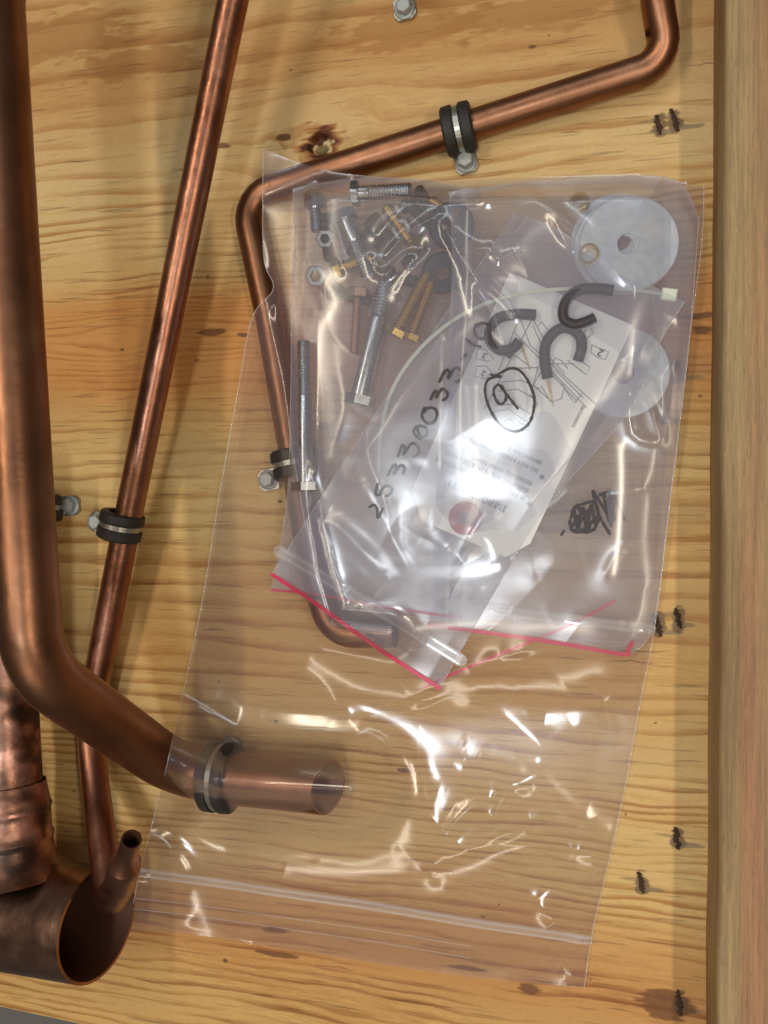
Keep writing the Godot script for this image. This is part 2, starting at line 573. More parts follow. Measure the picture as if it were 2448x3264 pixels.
func rail_material() -> StandardMaterial3D:
	var w := 400
	var h := 1600
	var im := Image.create(w, h, false, Image.FORMAT_RGB8)
	for jj in h:
		var j := jj * 0.64
		for ii in w:
			var i := ii * 0.64
			var a := nz2.get_noise_2d(i * 1.4, j * 0.22)
			var f := nz.get_noise_2d(i * 14.0, j * 0.8)
			var f2 := nz2.get_noise_2d(i * 30.0, j * 3.0)
			var u := i / 256.0 + 0.012 * nz.get_noise_2d(200.0, j * 0.4)
			var c := rgb(164, 138, 98).lerp(rgb(142, 114, 78), clampf(0.5 + a * 1.2, 0, 1))
			c = c.lerp(rgb(176, 124, 92), clampf(0.5 * (smoothstep(0.31, 0.36, u) - smoothstep(0.42, 0.5, u)) * (0.7 + a), 0, 1))
			var st := smoothstep(0.6, 0.67, u + 0.06 * nz2.get_noise_2d(i * 0.5, j * 0.9))
			var blue := nz2.get_noise_2d(i * 0.9 + 400.0, j * 0.5)
			c = c.lerp(rgb(128, 124, 104) if blue > -0.1 else rgb(178, 142, 84), st * clampf(0.35 + absf(blue) * 1.6, 0.0, 0.8))
			if j < 470: c = c.lerp(rgb(92, 78, 56), smoothstep(0.64, 0.72, u + 0.05 * nz.get_noise_2d(i * 2.0, j * 0.8)) * 0.7)
			var k := 1.0 + f * 0.13 + f2 * 0.10
			if f2 > 0.4: k -= 0.14
			im.set_pixel(ii, jj, Color(c.r * k, c.g * k, c.b * k))
	var m := mat("rail_wood", Color.WHITE, 0.7)
	m.albedo_texture = ImageTexture.create_from_image(im)
	m.heightmap_enabled = true
	m.heightmap_texture = noise_tex([], 0.03, 15, 256, 4)
	m.heightmap_scale = 0.03
	return m

func staple_spots() -> Array:
	# photograph x, y, length, lean
	return [[2098, 398, 62, 0.24], [2150, 384, 74, 0.3], [2163, 1180, 60, 0.22], [2108, 1318, 66, 0.26], [2096, 1994, 70, 0.26], [2160, 1970, 66, 0.22], [2158, 2672, 72, 0.16], [2044, 2812, 68, 0.22], [2166, 3196, 84, 0.12]]

# ---------------------------------------------------------------- plastic film
class Film:
	var L: PackedVector2Array
	var R: PackedVector2Array
	var T: PackedVector2Array
	var B: PackedVector2Array
	var creases := []
	var noise_amp := 0.0006
	var noise_len := 0.011
	var seed := 0.0

func even(pts: Array, n: int) -> PackedVector2Array:
	var s := smooth2(pts, 8)
	var acc := PackedFloat32Array([0.0])
	for i in range(1, s.size()): acc.append(acc[-1] + s[i].distance_to(s[i - 1]))
	var out := PackedVector2Array()
	var k := 0
	for i in n + 1:
		var d: float = acc[-1] * i / n
		while k < s.size() - 2 and acc[k + 1] < d: k += 1
		out.append(s[k].lerp(s[k + 1], clampf((d - acc[k]) / maxf(acc[k + 1] - acc[k], 1e-6), 0, 1)))
	return out

func make_film(l: Array, r: Array, t: Array, b: Array, nu: int, nv: int) -> Film:
	var f := Film.new()
	f.L = even(v2s(l), nv)
	f.R = even(v2s(r), nv)
	f.T = even(v2s(t), nu)
	f.B = even(v2s(b), nu)
	return f

func add_crease(f: Film, flat: Array, width: float, amp: float) -> void:
	width *= 1.75
	amp *= 1.05
	var line := smooth2(v2s(flat), 3) if flat.size() > 4 else PackedVector2Array(v2s(flat))
	var box := Rect2(line[0], Vector2.ZERO)
	for p in line: box = box.expand(p)
	f.creases.append([line, box.grow(width * 3.2), width, amp])

func seg_dist(p: Vector2, a: Vector2, b: Vector2) -> Vector2:
	# distance, share along
	var ab := b - a
	var t := clampf((p - a).dot(ab) / maxf(ab.length_squared(), 1e-6), 0.0, 1.0)
	return Vector2(p.distance_to(a + ab * t), t)

func crease_height(f: Film, p: Vector2) -> float:
	var out := 0.0
	for c in f.creases:
		if not c[1].has_point(p): continue
		var line: PackedVector2Array = c[0]
		var best := 1e9
		var where := 0.0
		for i in line.size() - 1:
			var d := seg_dist(p, line[i], line[i + 1])
			if d.x < best:
				best = d.x
				where = (i + d.y) / (line.size() - 1)
		var w: float = c[2]
		if best < w * 3.2:
			var k := best / w
			out += c[3] * (1.0 / (1.0 + k * k) - 0.09) * (0.35 + 0.65 * sin(PI * clampf(where, 0.06, 0.94)))
	return out

func sstep(a: float, b: float, x: float) -> float:
	return smoothstep(a, b, x)

func lay(px: float, py: float) -> float:
	return 0.022 - 0.010 * clampf((px - 950.0) / 1200.0, 0.0, 1.0) - 0.010 * clampf((py - 860.0) / 1340.0, 0.0, 1.0)

const UNDER := [Vector2(1000, 558), Vector2(788, 640), Vector2(858, 1010), Vector2(1000, 1830), Vector2(1050, 1990), Vector2(1240, 2016)]

# films also ride over the tube that lies beneath them
func ride(px: float, py: float) -> float:
	var a := lay(px, py)
	var d := 1e9
	for i in UNDER.size() - 1: d = minf(d, seg_dist(Vector2(px, py), UNDER[i], UNDER[i + 1]).x)
	var t := 0.0215 * pow(1.0 + d * d / 8100.0, -1.5)
	return maxf(a, t) + 0.002 * exp(-absf(a - t) / 0.003)

func drape(d: float) -> float:
	return pow(1.0 + d * d / 14400.0, -1.6)

# what the big bag rests on
func support(px: float, py: float) -> float:
	var a := ride(px, py) * (1.0 - sstep(1980.0, 2420.0, py)) * lerpf(1.0, 0.45, sstep(940.0, 700.0, px) * sstep(1000.0, 1300.0, py))
	var p := Vector2(px, py)
	var d1 := seg_dist(p, Vector2(470, 2380), Vector2(690, 2486))
	var d2 := seg_dist(p, Vector2(690, 2486), Vector2(1120, 2512))
	var b := maxf(lerpf(0.072, 0.050, d1.y) * drape(d1.x), 0.048 * drape(d2.x))
	var c := 0.03 * drape(p.distance_to(Vector2(440, 2800)) * 0.7)
	return sqrt(a * a + b * b + c * c + 0.000002)

func film_points(f: Film, nu: int, nv: int, height: Callable) -> PackedVector3Array:
	var pts := PackedVector3Array()
	pts.resize((nu + 1) * (nv + 1))
	var tl := f.T[0]
	var tr := f.T[nu]
	var bl := f.B[0]
	var br := f.B[nu]
	for j in nv + 1:
		var v := float(j) / nv
		for i in nu + 1:
			var u := float(i) / nu
			var p := f.T[i] * (1 - v) + f.B[i] * v + f.L[j] * (1 - u) + f.R[j] * u - (tl * (1 - u) * (1 - v) + tr * u * (1 - v) + bl * (1 - u) * v + br * u * v)
			pts[j * (nu + 1) + i] = film_at(f, p.x, p.y, u, v, height)
	return pts

func film_at(f: Film, px: float, py: float, u: float, v: float, height: Callable) -> Vector3:
	var base: float = height.call(px, py, u, v)
	var q := P(px, py, base)
	var edge := minf(minf(u, 1.0 - u) * 14.0, 1.0)
	var sx := q.x / f.noise_len
	var sz := q.z / f.noise_len
	var n1 := nz3.get_noise_3d(sx * 12.0, sz * 12.0, f.seed)
	var n2 := nz3.get_noise_3d(sx * 26.0 + n1 * 30.0, sz * 26.0, f.seed + 50.0)
	var rid := 1.0 - absf(nz3.get_noise_3d(sx * 15.0 + n1 * 40.0, sz * 15.0 - n1 * 40.0, f.seed + 90.0)) * 4.0
	var y := f.noise_amp * (n1 * 1.8 + n2 * 0.35 + maxf(rid, 0.0) * maxf(rid, 0.0) * 0.4 * (0.4 + n1)) * edge
	y += crease_height(f, Vector2(px, py)) * lerpf(0.35, 1.0, edge)
	var h := q.y + y - 0.0005
	q.y = 0.0005 + 0.5 * (h + sqrt(h * h + 0.000003))  # film never sinks into the board
	return q

func film_sheet(called: String, f: Film, nu: int, nv: int, height: Callable, m: Material, parent: Node3D) -> MeshInstance3D:
	var pts := film_points(f, nu, nv, height)
	return put(called, grid_mesh(pts, PackedVector2Array(), nu, nv, parent.position), m, parent)

func edge_run(f: Film, side: String, nu: int, nv: int, height: Callable, r: float, parent: Node3D, m: Material) -> void:
	# the welded edge of the bag: a thin flattened bead
	var line := f.L if side == "L" else (f.R if side == "R" else f.B)
	var pts := PackedVector3Array()
	for i in line.size():
		var t := float(i) / (line.size() - 1)
		var u := 0.0 if side == "L" else (1.0 if side == "R" else t)
		var v := t if side != "B" else 1.0
		pts.append(film_at(f, line[i].x, line[i].y, u, v, height) + Vector3(0, r * 0.6 + 0.0004 * nz.get_noise_1d(i * 16.0), 0))
	var st := new_st()
	tube(st, pts, r, 6, true, true, parent.position)
	put("welded_edge", done(st), m, parent)

func band(f_at: Callable, flat: Array, width: float, called: String, m: Material, parent: Node3D, lift: float, uneven := 0.0) -> void:
	var st := new_st()
	var line := smooth2(v2s(flat), 14)
	var off := parent.position
	stroke(st, line, width, func(x: float, y: float): return f_at.call(x, y) - off, lift, uneven)
	put(called, done(st), m, parent)

# ---------------------------------------------------------------- hardware
func bolt(called: String, label: String, head: Vector3, tip: Vector3, r: float, head_r: float, head_h: float, m: Material, thread_share: float, group: String) -> Node3D:
	var t := thing(called, label, "bolt" if head_r > r * 1.4 else "screw", head, group)
	var ax := (tip - head)
	var L := ax.length()
	ax = ax.normalized()
	var st := new_st()
	lathe(st, Vector3.ZERO, ax, [[0.0, 0.0], [head_r * 0.86, 0.0], [head_r, head_h * 0.14], [head_r, head_h], [r, head_h]], 6, -1, 6)
	put("head", done(st), m, t)
	st = new_st()
	var s0 := head_h
	var s1 := lerpf(L, head_h, thread_share)
	if thread_share < 0.98:
		lathe(st, Vector3.ZERO, ax, [[r, s0], [r, s1 - r * 0.3], [r * 0.86, s1]], 20, 0)
		put("shank", done(st), m, t)
		st = new_st()
	var pitch := maxf(r * 0.36, 0.00062)
	var n := int((L - s1) / pitch)
	var prof := []
	for k in n:
		prof.append([r * 0.8, s1 + k * pitch])
		prof.append([r * 0.99, s1 + (k + 0.42) * pitch])
		prof.append([r * 0.99, s1 + (k + 0.58) * pitch])
	prof.append([r * 0.74, L])
	prof.append([0.0, L])
	lathe(st, Vector3.ZERO, ax, prof, 16, -1)
	put("thread", done(st), m, t)
	return t

func flat_ring(called: String, label: String, cat: String, c: Vector3, axis: Vector3, ro: float, ri: float, th: float, m: Material, group: String) -> Node3D:
	var st := new_st()
	var b := minf(th * 0.3, 0.0004)
	lathe(st, Vector3.ZERO, axis, [[ri, th], [ro - b, th], [ro, th - b], [ro, b], [ro - b, 0.0], [ri, 0.0], [ri, th]], 64, -1)
	var o := put(called, done(st), m, self)
	o.position = c
	tag(o, label, cat, group)
	return o

func hex_nut(label: String, c: Vector3, axis: Vector3, r: float, th: float, m: Material) -> void:
	var st := new_st()
	lathe(st, Vector3.ZERO, axis, [[r * 0.55, th], [r * 0.9, th], [r, th * 0.85], [r, th * 0.15], [r * 0.9, 0.0], [r * 0.55, 0.0], [r * 0.55, th]], 6, -1, 6)
	var o := put("hex_nut", done(st), m, self)
	o.position = c
	tag(o, label, "nut", "small fasteners in the bolt bag")

# cushioned clamp round a pipe: rubber band, metal strap, foot plate and hex screw
func p_clamp(label: String, c: Vector3, axis: Vector3, r: float, foot: Vector3, ring := true) -> void:
	var t := thing("pipe_clamp", label, "clamp", Vector3(foot.x, 0.0, foot.z), "cushioned pipe clamps screwed to the plywood")
	var o := t.position
	axis = axis.normalized()
	var side := (foot - c)
	side.y = 0.0
	side = (side - axis * side.dot(axis)).normalized()
	if ring:
		var st := new_st()
		var hw := 0.0080
		lathe(st, c - o, axis, [[r + 0.0002, -hw], [r + 0.0036, -hw], [r + 0.0048, -hw + 0.0010], [r + 0.0050, -0.0026], [r + 0.0046, -0.0018], [r + 0.0030, -0.0016], [r + 0.0030, 0.0016], [r + 0.0046, 0.0018], [r + 0.0050, 0.0026], [r + 0.0048, hw - 0.0010], [r + 0.0036, hw], [r + 0.0002, hw]], 40, -1)
		put("rubber_cushion", done(st), M.rubber, t)
		st = new_st()
		lathe(st, c - o, axis, [[r + 0.0030, -0.0015], [r + 0.0039, -0.0014], [r + 0.0039, 0.0014], [r + 0.0030, 0.0015]], 40, -1)
		put("strap", done(st), M.strap_metal, t)
	# foot: plate that runs from under the ring to the screw, with a rounded end
	var st2 := new_st()
	var inner := c + side * (r + 0.001)
	inner.y = 0.0045
	var far := foot + side * 0.0058
	var pl := axis
	pl.y = 0.0
	pl = pl.normalized()
	var hwid := 0.0060
	var flat_in := foot - side * 0.0056
	st2.set_smooth_group(-1)
	var rows := [[inner + Vector3(0, 0.006, 0), 0.0030], [inner.lerp(flat_in, 0.6) + Vector3(0, 0.001, 0), hwid * 0.85], [Vector3(flat_in.x, 0.0022, flat_in.z), hwid], [Vector3(foot.x, 0.0022, foot.z) + side * 0.0034, hwid], [Vector3(far.x, 0.0022, far.z), hwid * 0.62]]
	for i in rows.size() - 1:
		var a: Vector3 = rows[i][0] - o
		var b: Vector3 = rows[i + 1][0] - o
		var wa: Vector3 = pl * rows[i][1]
		var wb: Vector3 = pl * rows[i + 1][1]
		var dn := Vector3(0, -0.0018, 0)
		for v in [a - wa, a + wa, b + wb, a - wa, b + wb, b - wb, a - wa + dn, b + wb + dn, a + wa + dn, a - wa + dn, b - wb + dn, b + wb + dn]: st2.add_vertex(v)
		for s in [-1.0, 1.0]:
			for v in [a + wa * s, b + wb * s, b + wb * s + dn, a + wa * s, b + wb * s + dn, a + wa * s + dn]: st2.add_vertex(v)
	var e: Vector3 = rows[-1][0] - o
	var we: Vector3 = pl * rows[-1][1]
	for v in [e - we, e + we, e + we + Vector3(0, -0.0018, 0), e - we, e + we + Vector3(0, -0.0018, 0), e - we + Vector3(0, -0.0018, 0)]: st2.add_vertex(v)
	put("foot_plate", done(st2), M.strap_metal, t)
	var st3 := new_st()
	lathe(st3, Vector3(0, 0.0022, 0), Vector3.UP, [[0.0058, 0.0], [0.0058, 0.0007], [0.0050, 0.0012], [0.0, 0.0012]], 28, -1)
	var sc := put("screw_head", done(st3), M.zinc_grey, t)
	st3 = new_st()
	lathe(st3, Vector3(0, 0.0034, 0), Vector3.UP.rotated(Vector3.RIGHT, 0.02), [[0.0046, 0.0], [0.0046, 0.0030], [0.0040, 0.0037], [0.0037, 0.0037], [0.0035, 0.0033], [0.0, 0.0033]], 6, -1, 6)
	put("hex", done(st3), M.zinc_grey, sc)
	sc.rotation.y = foot.x * 57.0

func staple(s: Array, label: String) -> void:
	var a := P(s[0] - s[2] * 0.5 * sin(s[3]), s[1] - s[2] * 0.5, 0.0)
	var b := P(s[0] + s[2] * 0.5 * sin(s[3]), s[1] + s[2] * 0.5, 0.0)
	var t := thing("staple", label, "staple", a.lerp(b, 0.5), "rusty staples along the plywood edge")
	var o := t.position
	# driven flush: a flattened wire in a torn groove, so its outline is ragged
	var st := new_st()
	st.set_smooth_group(-1)
	var n := 16
	var side := (b - a).cross(Vector3.UP).normalized()
	var rows := []
	for i in n + 1:
		var f := float(i) / n
		var c := a.lerp(b, f) - o + side * 0.0009 * nz.get_noise_1d(s[1] * 3.0 + i * 30.0)
		var w0 := 0.0008 + 0.0006 * sin(PI * f) + rng.randf_range(-0.0005, 0.0006)
		var w1 := 0.0008 + 0.0006 * sin(PI * f) + rng.randf_range(-0.0005, 0.0006)
		var y := 0.0004 + 0.0003 * rng.randf()
		rows.append([c - side * w0, c + Vector3(0, y, 0), c + side * w1])
	for i in n:
		for k in 2:
			for v in [rows[i][k], rows[i][k + 1], rows[i + 1][k + 1], rows[i][k], rows[i + 1][k + 1], rows[i + 1][k]]: st.add_vertex(v)
	# the two legs go down into the board
	for e in [a, b]:
		var c: Vector3 = e - o
		for q in [[side, Vector3(0, 0, 0.0006)], [Vector3(0, 0, 0.0006), -side]]:
			var p0: Vector3 = c + q[0] * 0.0008
			var p1: Vector3 = c + q[1] * 0.0008
			for v in [p0, p1, p1 + Vector3(0, -0.006, 0), p0, p1 + Vector3(0, -0.006, 0), p0 + Vector3(0, -0.006, 0)]: st.add_vertex(v)
	put("crown", done(st), M.rust, t)
	st = new_st()
	for k in 5:
		var f := rng.randf_range(0.05, 0.95)
		var p := a.lerp(b, f) - o
		var dir := Vector3(rng.randf_range(-1.0, 1.0), 0, rng.randf_range(-0.15, 0.15)).normalized()
		var l := rng.randf_range(0.0016, 0.0026)
		var wv := Vector3(0, 0, 0.00045)
		st.set_smooth_group(-1)
		var q := p + dir * l + Vector3(0, 0.0002, 0)
		var top := p + Vector3(0, rng.randf_range(0.0004, 0.0011), 0)
		for v in [p - wv, q, top, p + wv, top, q]: st.add_vertex(v)
	put("splinter", done(st), M.rust, t)

# ---------------------------------------------------------------- build
func _ready() -> void:
	var th := deg_to_rad(TILT)
	cam_pos = Vector3(sin(th), cos(th), 0) * DIST
	cam_f = Vector3(-sin(th), -cos(th), 0)
	cam_r = Vector3(cos(th), -sin(th), 0)
	var cam := Camera3D.new()
	cam.name = "camera"
	add_child(cam)
	cam.transform = Transform3D(Basis(cam_r, cam_u, -cam_f), cam_pos)
	cam.fov = rad_to_deg(2.0 * atan(1632.0 / FOC))
	cam.near = 0.01
	cam.far = 20.0
	cam.current = true
	var env := Environment.new()
	env.background_mode = Environment.BG_COLOR
	env.background_color = Color(0.35, 0.33, 0.31)
	env.tonemap_mode = Environment.TONE_MAPPER_LINEAR
	env.tonemap_exposure = 0.9
	env.sdfgi_enabled = true
	env.ssao_enabled = true
	env.ssil_enabled = true
	var we := WorldEnvironment.new()
	we.name = "environment"
	we.environment = env
	add_child(we)
	# fluorescent fittings of the workshop ceiling, two metres above the bench
	lamp(Vector3(-0.04, 2.0, 0.44), Vector2(0.18, 0.36), 1.1, Color(0.93, 0.97, 1.0))
	lamp(Vector3(-0.74, 2.0, -0.40), Vector2(0.06, 1.2), 1.5, Color(1.0, 0.94, 0.84))
	lamp(Vector3(-0.10, 2.0, 2.0), Vector2(1.6, 0.10), 1.6, Color(1.0, 0.95, 0.87))
	lamp(Vector3(-0.10, 2.0, -1.35), Vector2(1.6, 0.08), 0.9, Color(0.93, 0.97, 1.0))
	# work lamp lower down on the right
	lamp(Vector3(0.66, 1.1, 0.20), Vector2(0.06, 0.5), 0.56, Color(1.0, 0.94, 0.85))
	nz.seed = 1
	nz.frequency = 0.01
	nz.fractal_octaves = 3
	nz2.seed = 2
	nz2.frequency = 0.01
	nz2.fractal_octaves = 2
	nz3.seed = 6
	nz3.frequency = 0.01
	nz3.fractal_type = FastNoiseLite.FRACTAL_NONE
	rng.seed = 12
	materials()
	setting()
	pipes()
	clamps()
	contents()
	bags()

func lamp(at: Vector3, size: Vector2, energy: float, c: Color) -> void:
	var l := AreaLight3D.new()
	l.name = "ceiling_lamp"
	l.area_size = size
	l.area_normalize_energy = true
	l.light_energy = energy
	l.light_color = c
	l.shadow_enabled = true
	l.area_range = 8.0
	add_child(l, true)
	l.position = at
	l.rotation_degrees = Vector3(-90, 0, 0)

func setting() -> void:
	# floor far below the bench
	var st := new_st()
	for v in [Vector3(-3, -0.35, -3), Vector3(3, -0.35, -3), Vector3(3, -0.35, 3), Vector3(-3, -0.35, -3), Vector3(3, -0.35, 3), Vector3(-3, -0.35, 3)]: st.add_vertex(v)
	var fl := put("floor", done(st), M.floor_grey, self)
	tag(fl, "", "", "", "structure")
	# plywood sheet, cut at a slight angle along the near edge, with a patch for the knot hole
	var pm := ply_material()
	var k := P(1018, 462, 0)
	var hs := 0.0175
	var xs := [WX0, k.x - hs, k.x + hs, P(2300, 1632, 0).x + 0.02]
	var e0 := P(0, 3208, 0)
	var e1 := P(250, 3262, 0)
	var slope := (e1.z - e0.z) / (e1.x - e0.x)
	var zend := func(x: float) -> float: return e0.z + (x - e0.x) * slope if x < e1.x else minf(e1.z + (x - e1.x) * slope, WZ1)
	st = new_st()
	st.set_smooth_group(-1)
	var quad := func(x0: float, x1: float, z00: float, z01: float, z10: float, z11: float) -> void:
		var vs := [Vector3(x0, 0, z00), Vector3(x1, 0, z10), Vector3(x1, 0, z11), Vector3(x0, 0, z00), Vector3(x1, 0, z11), Vector3(x0, 0, z01)]
		for v in vs:
			st.set_uv(Vector2((v.x - WX0) / (WX1 - WX0), (v.z - WZ0) / (WZ1 - WZ0)))
			st.add_vertex(v)
	quad.call(xs[0], xs[1], WZ0, zend.call(xs[0]), WZ0, zend.call(xs[1]))
	quad.call(xs[2], xs[3], WZ0, zend.call(xs[2]), WZ0, zend.call(xs[3]))
	quad.call(xs[1], xs[2], WZ0, k.z - hs, WZ0, k.z - hs)
	quad.call(xs[1], xs[2], k.z + hs, zend.call(xs[1]), k.z + hs, zend.call(xs[2]))
	for i in 3:
		var a := Vector3(xs[i], 0, zend.call(xs[i]))
		var b := Vector3(xs[i + 1], 0, zend.call(xs[i + 1]))
		for v in [a, b, b + Vector3(0, -0.018, 0), a, b + Vector3(0, -0.018, 0), a + Vector3(0, -0.018, 0)]:
			st.set_uv(Vector2((v.x - WX0) / (WX1 - WX0), 0.9))
			st.add_vertex(v)
	var ply := put("plywood_board", done(st), pm, self)
	tag(ply, "", "", "", "structure")
	var n := 44
	var pts := PackedVector3Array()
	var uvs := PackedVector2Array()
	for j in n + 1:
		for i in n + 1:
			var p := Vector3(k.x - hs + 2.0 * hs * i / n, 0, k.z - hs + 2.0 * hs * j / n)
			var d := Vector2(p.x - k.x, (p.z - k.z) * 1.15)
			var r := d.length() * (1.0 + 0.35 * nz.get_noise_2d(d.x * 9000.0, d.y * 9000.0))
			p.y = -0.0045 * (1.0 - smoothstep(0.0052, 0.0072, r)) - 0.009 * (1.0 - smoothstep(0.0022, 0.0036, (d - Vector2(-0.0002, 0.0012)).length() * (1.0 + 0.4 * nz.get_noise_2d(d.x * 15000.0, d.y * 15000.0))))
			p.y += 0.0006 * exp(-pow((r - 0.0085) / 0.002, 2.0))
			var edge := maxf(absf(p.x - k.x), absf(p.z - k.z)) / hs
			p.y *= 1.0 - smoothstep(0.85, 1.0, edge)
			pts.append(p)
			uvs.append(Vector2((p.x - WX0) / (WX1 - WX0), (p.z - WZ0) / (WZ1 - WZ0)))
	var kn := put("knot_hole", grid_mesh(pts, uvs, n, n), pm, ply)
	kn.set_meta("label", "open knot hole with dark resin rim")
	# timber rail along the right edge
	var rm := rail_material()
	var x0a := P(2284, -100, 0).x
	var x0b := P(2243, 3364, 0).x
	var nn := 60
	var rp := PackedVector3Array()
	var ru := PackedVector2Array()
	var prof := [Vector2(0.0, -0.002), Vector2(0.0, 0.034), Vector2(0.0006, 0.0365), Vector2(0.0025, 0.038), Vector2(0.012, 0.0381), Vector2(0.03, 0.038), Vector2(0.086, 0.038), Vector2(0.089, 0.036), Vector2(0.089, 0.0)]
	var pu := [0.0, 0.22, 0.24, 0.26, 0.36, 0.56, 0.98, 0.99, 1.0]
	for j in nn + 1:
		var f := float(j) / nn
		for i in prof.size():
			var wob := 0.0006 * nz.get_noise_2d(j * 20.0, i * 3.0) if i < 4 else 0.0
			rp.append(Vector3(lerpf(x0a, x0b, f) + prof[i].x + wob, prof[i].y, lerpf(-0.42, 0.42, f)))
			ru.append(Vector2(pu[i], f))
	var rail := put("timber_rail", grid_mesh(rp, ru, prof.size() - 1, nn), rm, self)
	tag(rail, "weathered timber rail with grey stains along the plywood's right side", "timber")
	var gl := ["left one of the two dark staples nearest the top", "right one of the two dark staples nearest the top", "upper of two staples seen through the bag below the washers", "lower of two staples seen through the bag below the washers", "left one of two brown staples beside the zip line", "right one of two brown staples beside the zip line", "dark staple with wide grey stain near the lower bag edge", "dark staple nearest the bag's lower right corner", "lowest dark staple in the bottom right corner"]
	var sp := staple_spots()
	for i in sp.size(): staple(sp[i], gl[i])

func pipes() -> void:
	# big suction line: high on the left, bends down to the board and ends open under the bag
	var r1 := 0.0143
	var c := [P(360, -1300, 0.10), P(-26, -40, 0.115), P(100, 2125, 0.12), P(575, 2464, 0.0190), P(1046, 2510, 0.022)]
	var pts := densify(bend(c, [0.05, 0.042, 0.032]), 0.006)
	var base := Vector3(c[3].x, 0, c[3].z)
	var t := thing("copper_pipe", "thick copper pipe down the left side bending under the bag", "pipe", base)
	var m := open_pipe(pts, r1, 0.0013, 0.075, 44, base, Vector3(0, -0.32, 0))
	put("tube_wall", m[0], M.copper_dull, t)
	put("bore", m[1], M.pipe_inside, t)
	# slim line crossing diagonally, under the big pipe and up to a small stub
	c = [P(960, -1000, 0.085), P(742, 0, 0.055), P(410, 1640, 0.022), P(285, 2290, 0.014), P(300, 2480, 0.022), P(338, 2770, 0.05)]
	pts = bend(c, [0.4, 0.4, 0.06, 0.1])
	var d: PackedVector3Array = bend([P(338, 2770, 0.05), P(352, 2872, 0.060), P(384, 2812, 0.082), P(398, 2752, 0.096), P(419, 2676, 0.110)], [0.010, 0.012, 0.02], 0.0015)
	d.remove_at(0)
	pts.append_array(d)
	pts = densify(pts, 0.004)
	base = Vector3(c[2].x, 0, c[2].z)
	t = thing("copper_pipe", "slim copper pipe slanting down beside the thick one", "pipe", base)
	m = open_pipe(pts, func(s: float, L: float) -> float:
		var q := L - s
		return 0.00785 if q > 0.034 else lerpf(0.0047, 0.00785, smoothstep(0.017, 0.030, q)) + 0.0006 * exp(-pow((q - 0.027) / 0.0016, 2.0)) + 0.0004 * exp(-pow((q - 0.0215) / 0.0012, 2.0)), 0.0008, 0.02, 32, base)
	put("tube_wall", m[0], M.copper_fresh, t)
	put("bore", m[1], M.pipe_inside, t)
	# tube from the top right corner, across and down beneath the bag
	c = [P(2075, -1000, 0.05), P(2090, 0, 0.022), P(2132, 200, 0.0105), P(1500, 400, 0.0095), P(776, 630, 0.0095), P(858, 1010, 0.0095), P(1000, 1830, 0.0095), P(1060, 2020, 0.0095), P(1260, 2018, 0.011)]
	pts = densify(bend(c, [0.1, 0.024, 0.5, 0.017, 0.3, 0.2, 0.017]), 0.004)
	base = Vector3(c[3].x, 0, c[3].z)
	t = thing("copper_pipe", "slim copper tube bending from top right down beneath the bag", "pipe", base)
	m = open_pipe(pts, 0.00795, 0.0008, 0.02, 32, base)
	put("tube_wall", m[0], M.copper_dull, t)
	put("bore", m[1], M.pipe_inside, t)
	# header with a brazed riser at the lower left
	var a := P(-700, 2800, 0.034)
	var b := P(312, 2946, 0.050)
	base = Vector3(b.x, 0, b.z)
	t = thing("copper_header", "wide open copper header pipe at the bottom left with brazed branch", "pipe", base)
	m = open_pipe(densify(PackedVector3Array([a, b]), 0.02), 0.0295, 0.0016, 0.2, 56, base, Vector3(0, -0.10, 0))
	put("header_wall", m[0], M.copper_header, t)
	put("bore", m[1], M.pipe_inside, t)
	var j := P(52, 2880, 0.052)
	var up := P(14, 2150, 0.046)
	var st := new_st()
	tube(st, densify(PackedVector3Array([j, up, P(-10, 1500, 0.05)]), 0.01), 0.0172, 36, true, true, base)
	put("riser", done(st), M.copper_burnt, t)
	st = new_st()
	var dir := (up - j).normalized()
	var len0 := j.distance_to(up)
	var cp := PackedVector3Array()
	for i in 30: cp.append(j + dir * lerpf(0.016, len0 * 0.52, i / 29.0))
	tube(st, cp, func(s: float, L: float) -> float:
		var f := s / L
		return 0.0205 + 0.0095 * exp(-f * 9.0) + 0.0012 * exp(-pow((f - 0.40) / 0.03, 2.0)) + 0.0010 * exp(-pow((f - 0.72) / 0.03, 2.0)) - 0.0016 * smoothstep(0.75, 1.0, f), 40, false, false, base)
	put("brazed_collar", done(st), M.copper_burnt, t)

func clamps() -> void:
	p_clamp("black cushioned clamp on the copper tube above the bag", P(1462, 412, 0.0095), P(1500, 400, 0.0095) - P(1400, 428, 0.0095), 0.00795, P(1487, 522, 0.0))
	p_clamp("black cushioned clamp round the slanting slim pipe", P(385, 1676, 0.0215), P(410, 1640, 0.022) - P(285, 2290, 0.014), 0.00785, P(318, 1664, 0.0))
	p_clamp("cushioned clamp foot with screw cut off by the top edge", P(1335, -110, 0.0095), Vector3(1, 0, -0.1), 0.00795, P(1292, 36, 0.0))
	p_clamp("clamp foot with shiny edge and screw beside the thick pipe", P(115, 1622, 0.0145), Vector3(0.05, 0, 1), 0.0100, P(232, 1612, 0.0))
	p_clamp("cushioned clamp on the thick pipe seen through the bag", P(706, 2477, 0.0199), P(1046, 2510, 0.022) - P(575, 2464, 0.019), 0.0143, P(742, 2378, 0.0))
	p_clamp("dark clamp on the tube beneath the long bolts in the bag", P(938, 1478, 0.0095), P(1000, 1830, 0.0095) - P(858, 1010, 0.0095), 0.00795, P(860, 1530, 0.0))

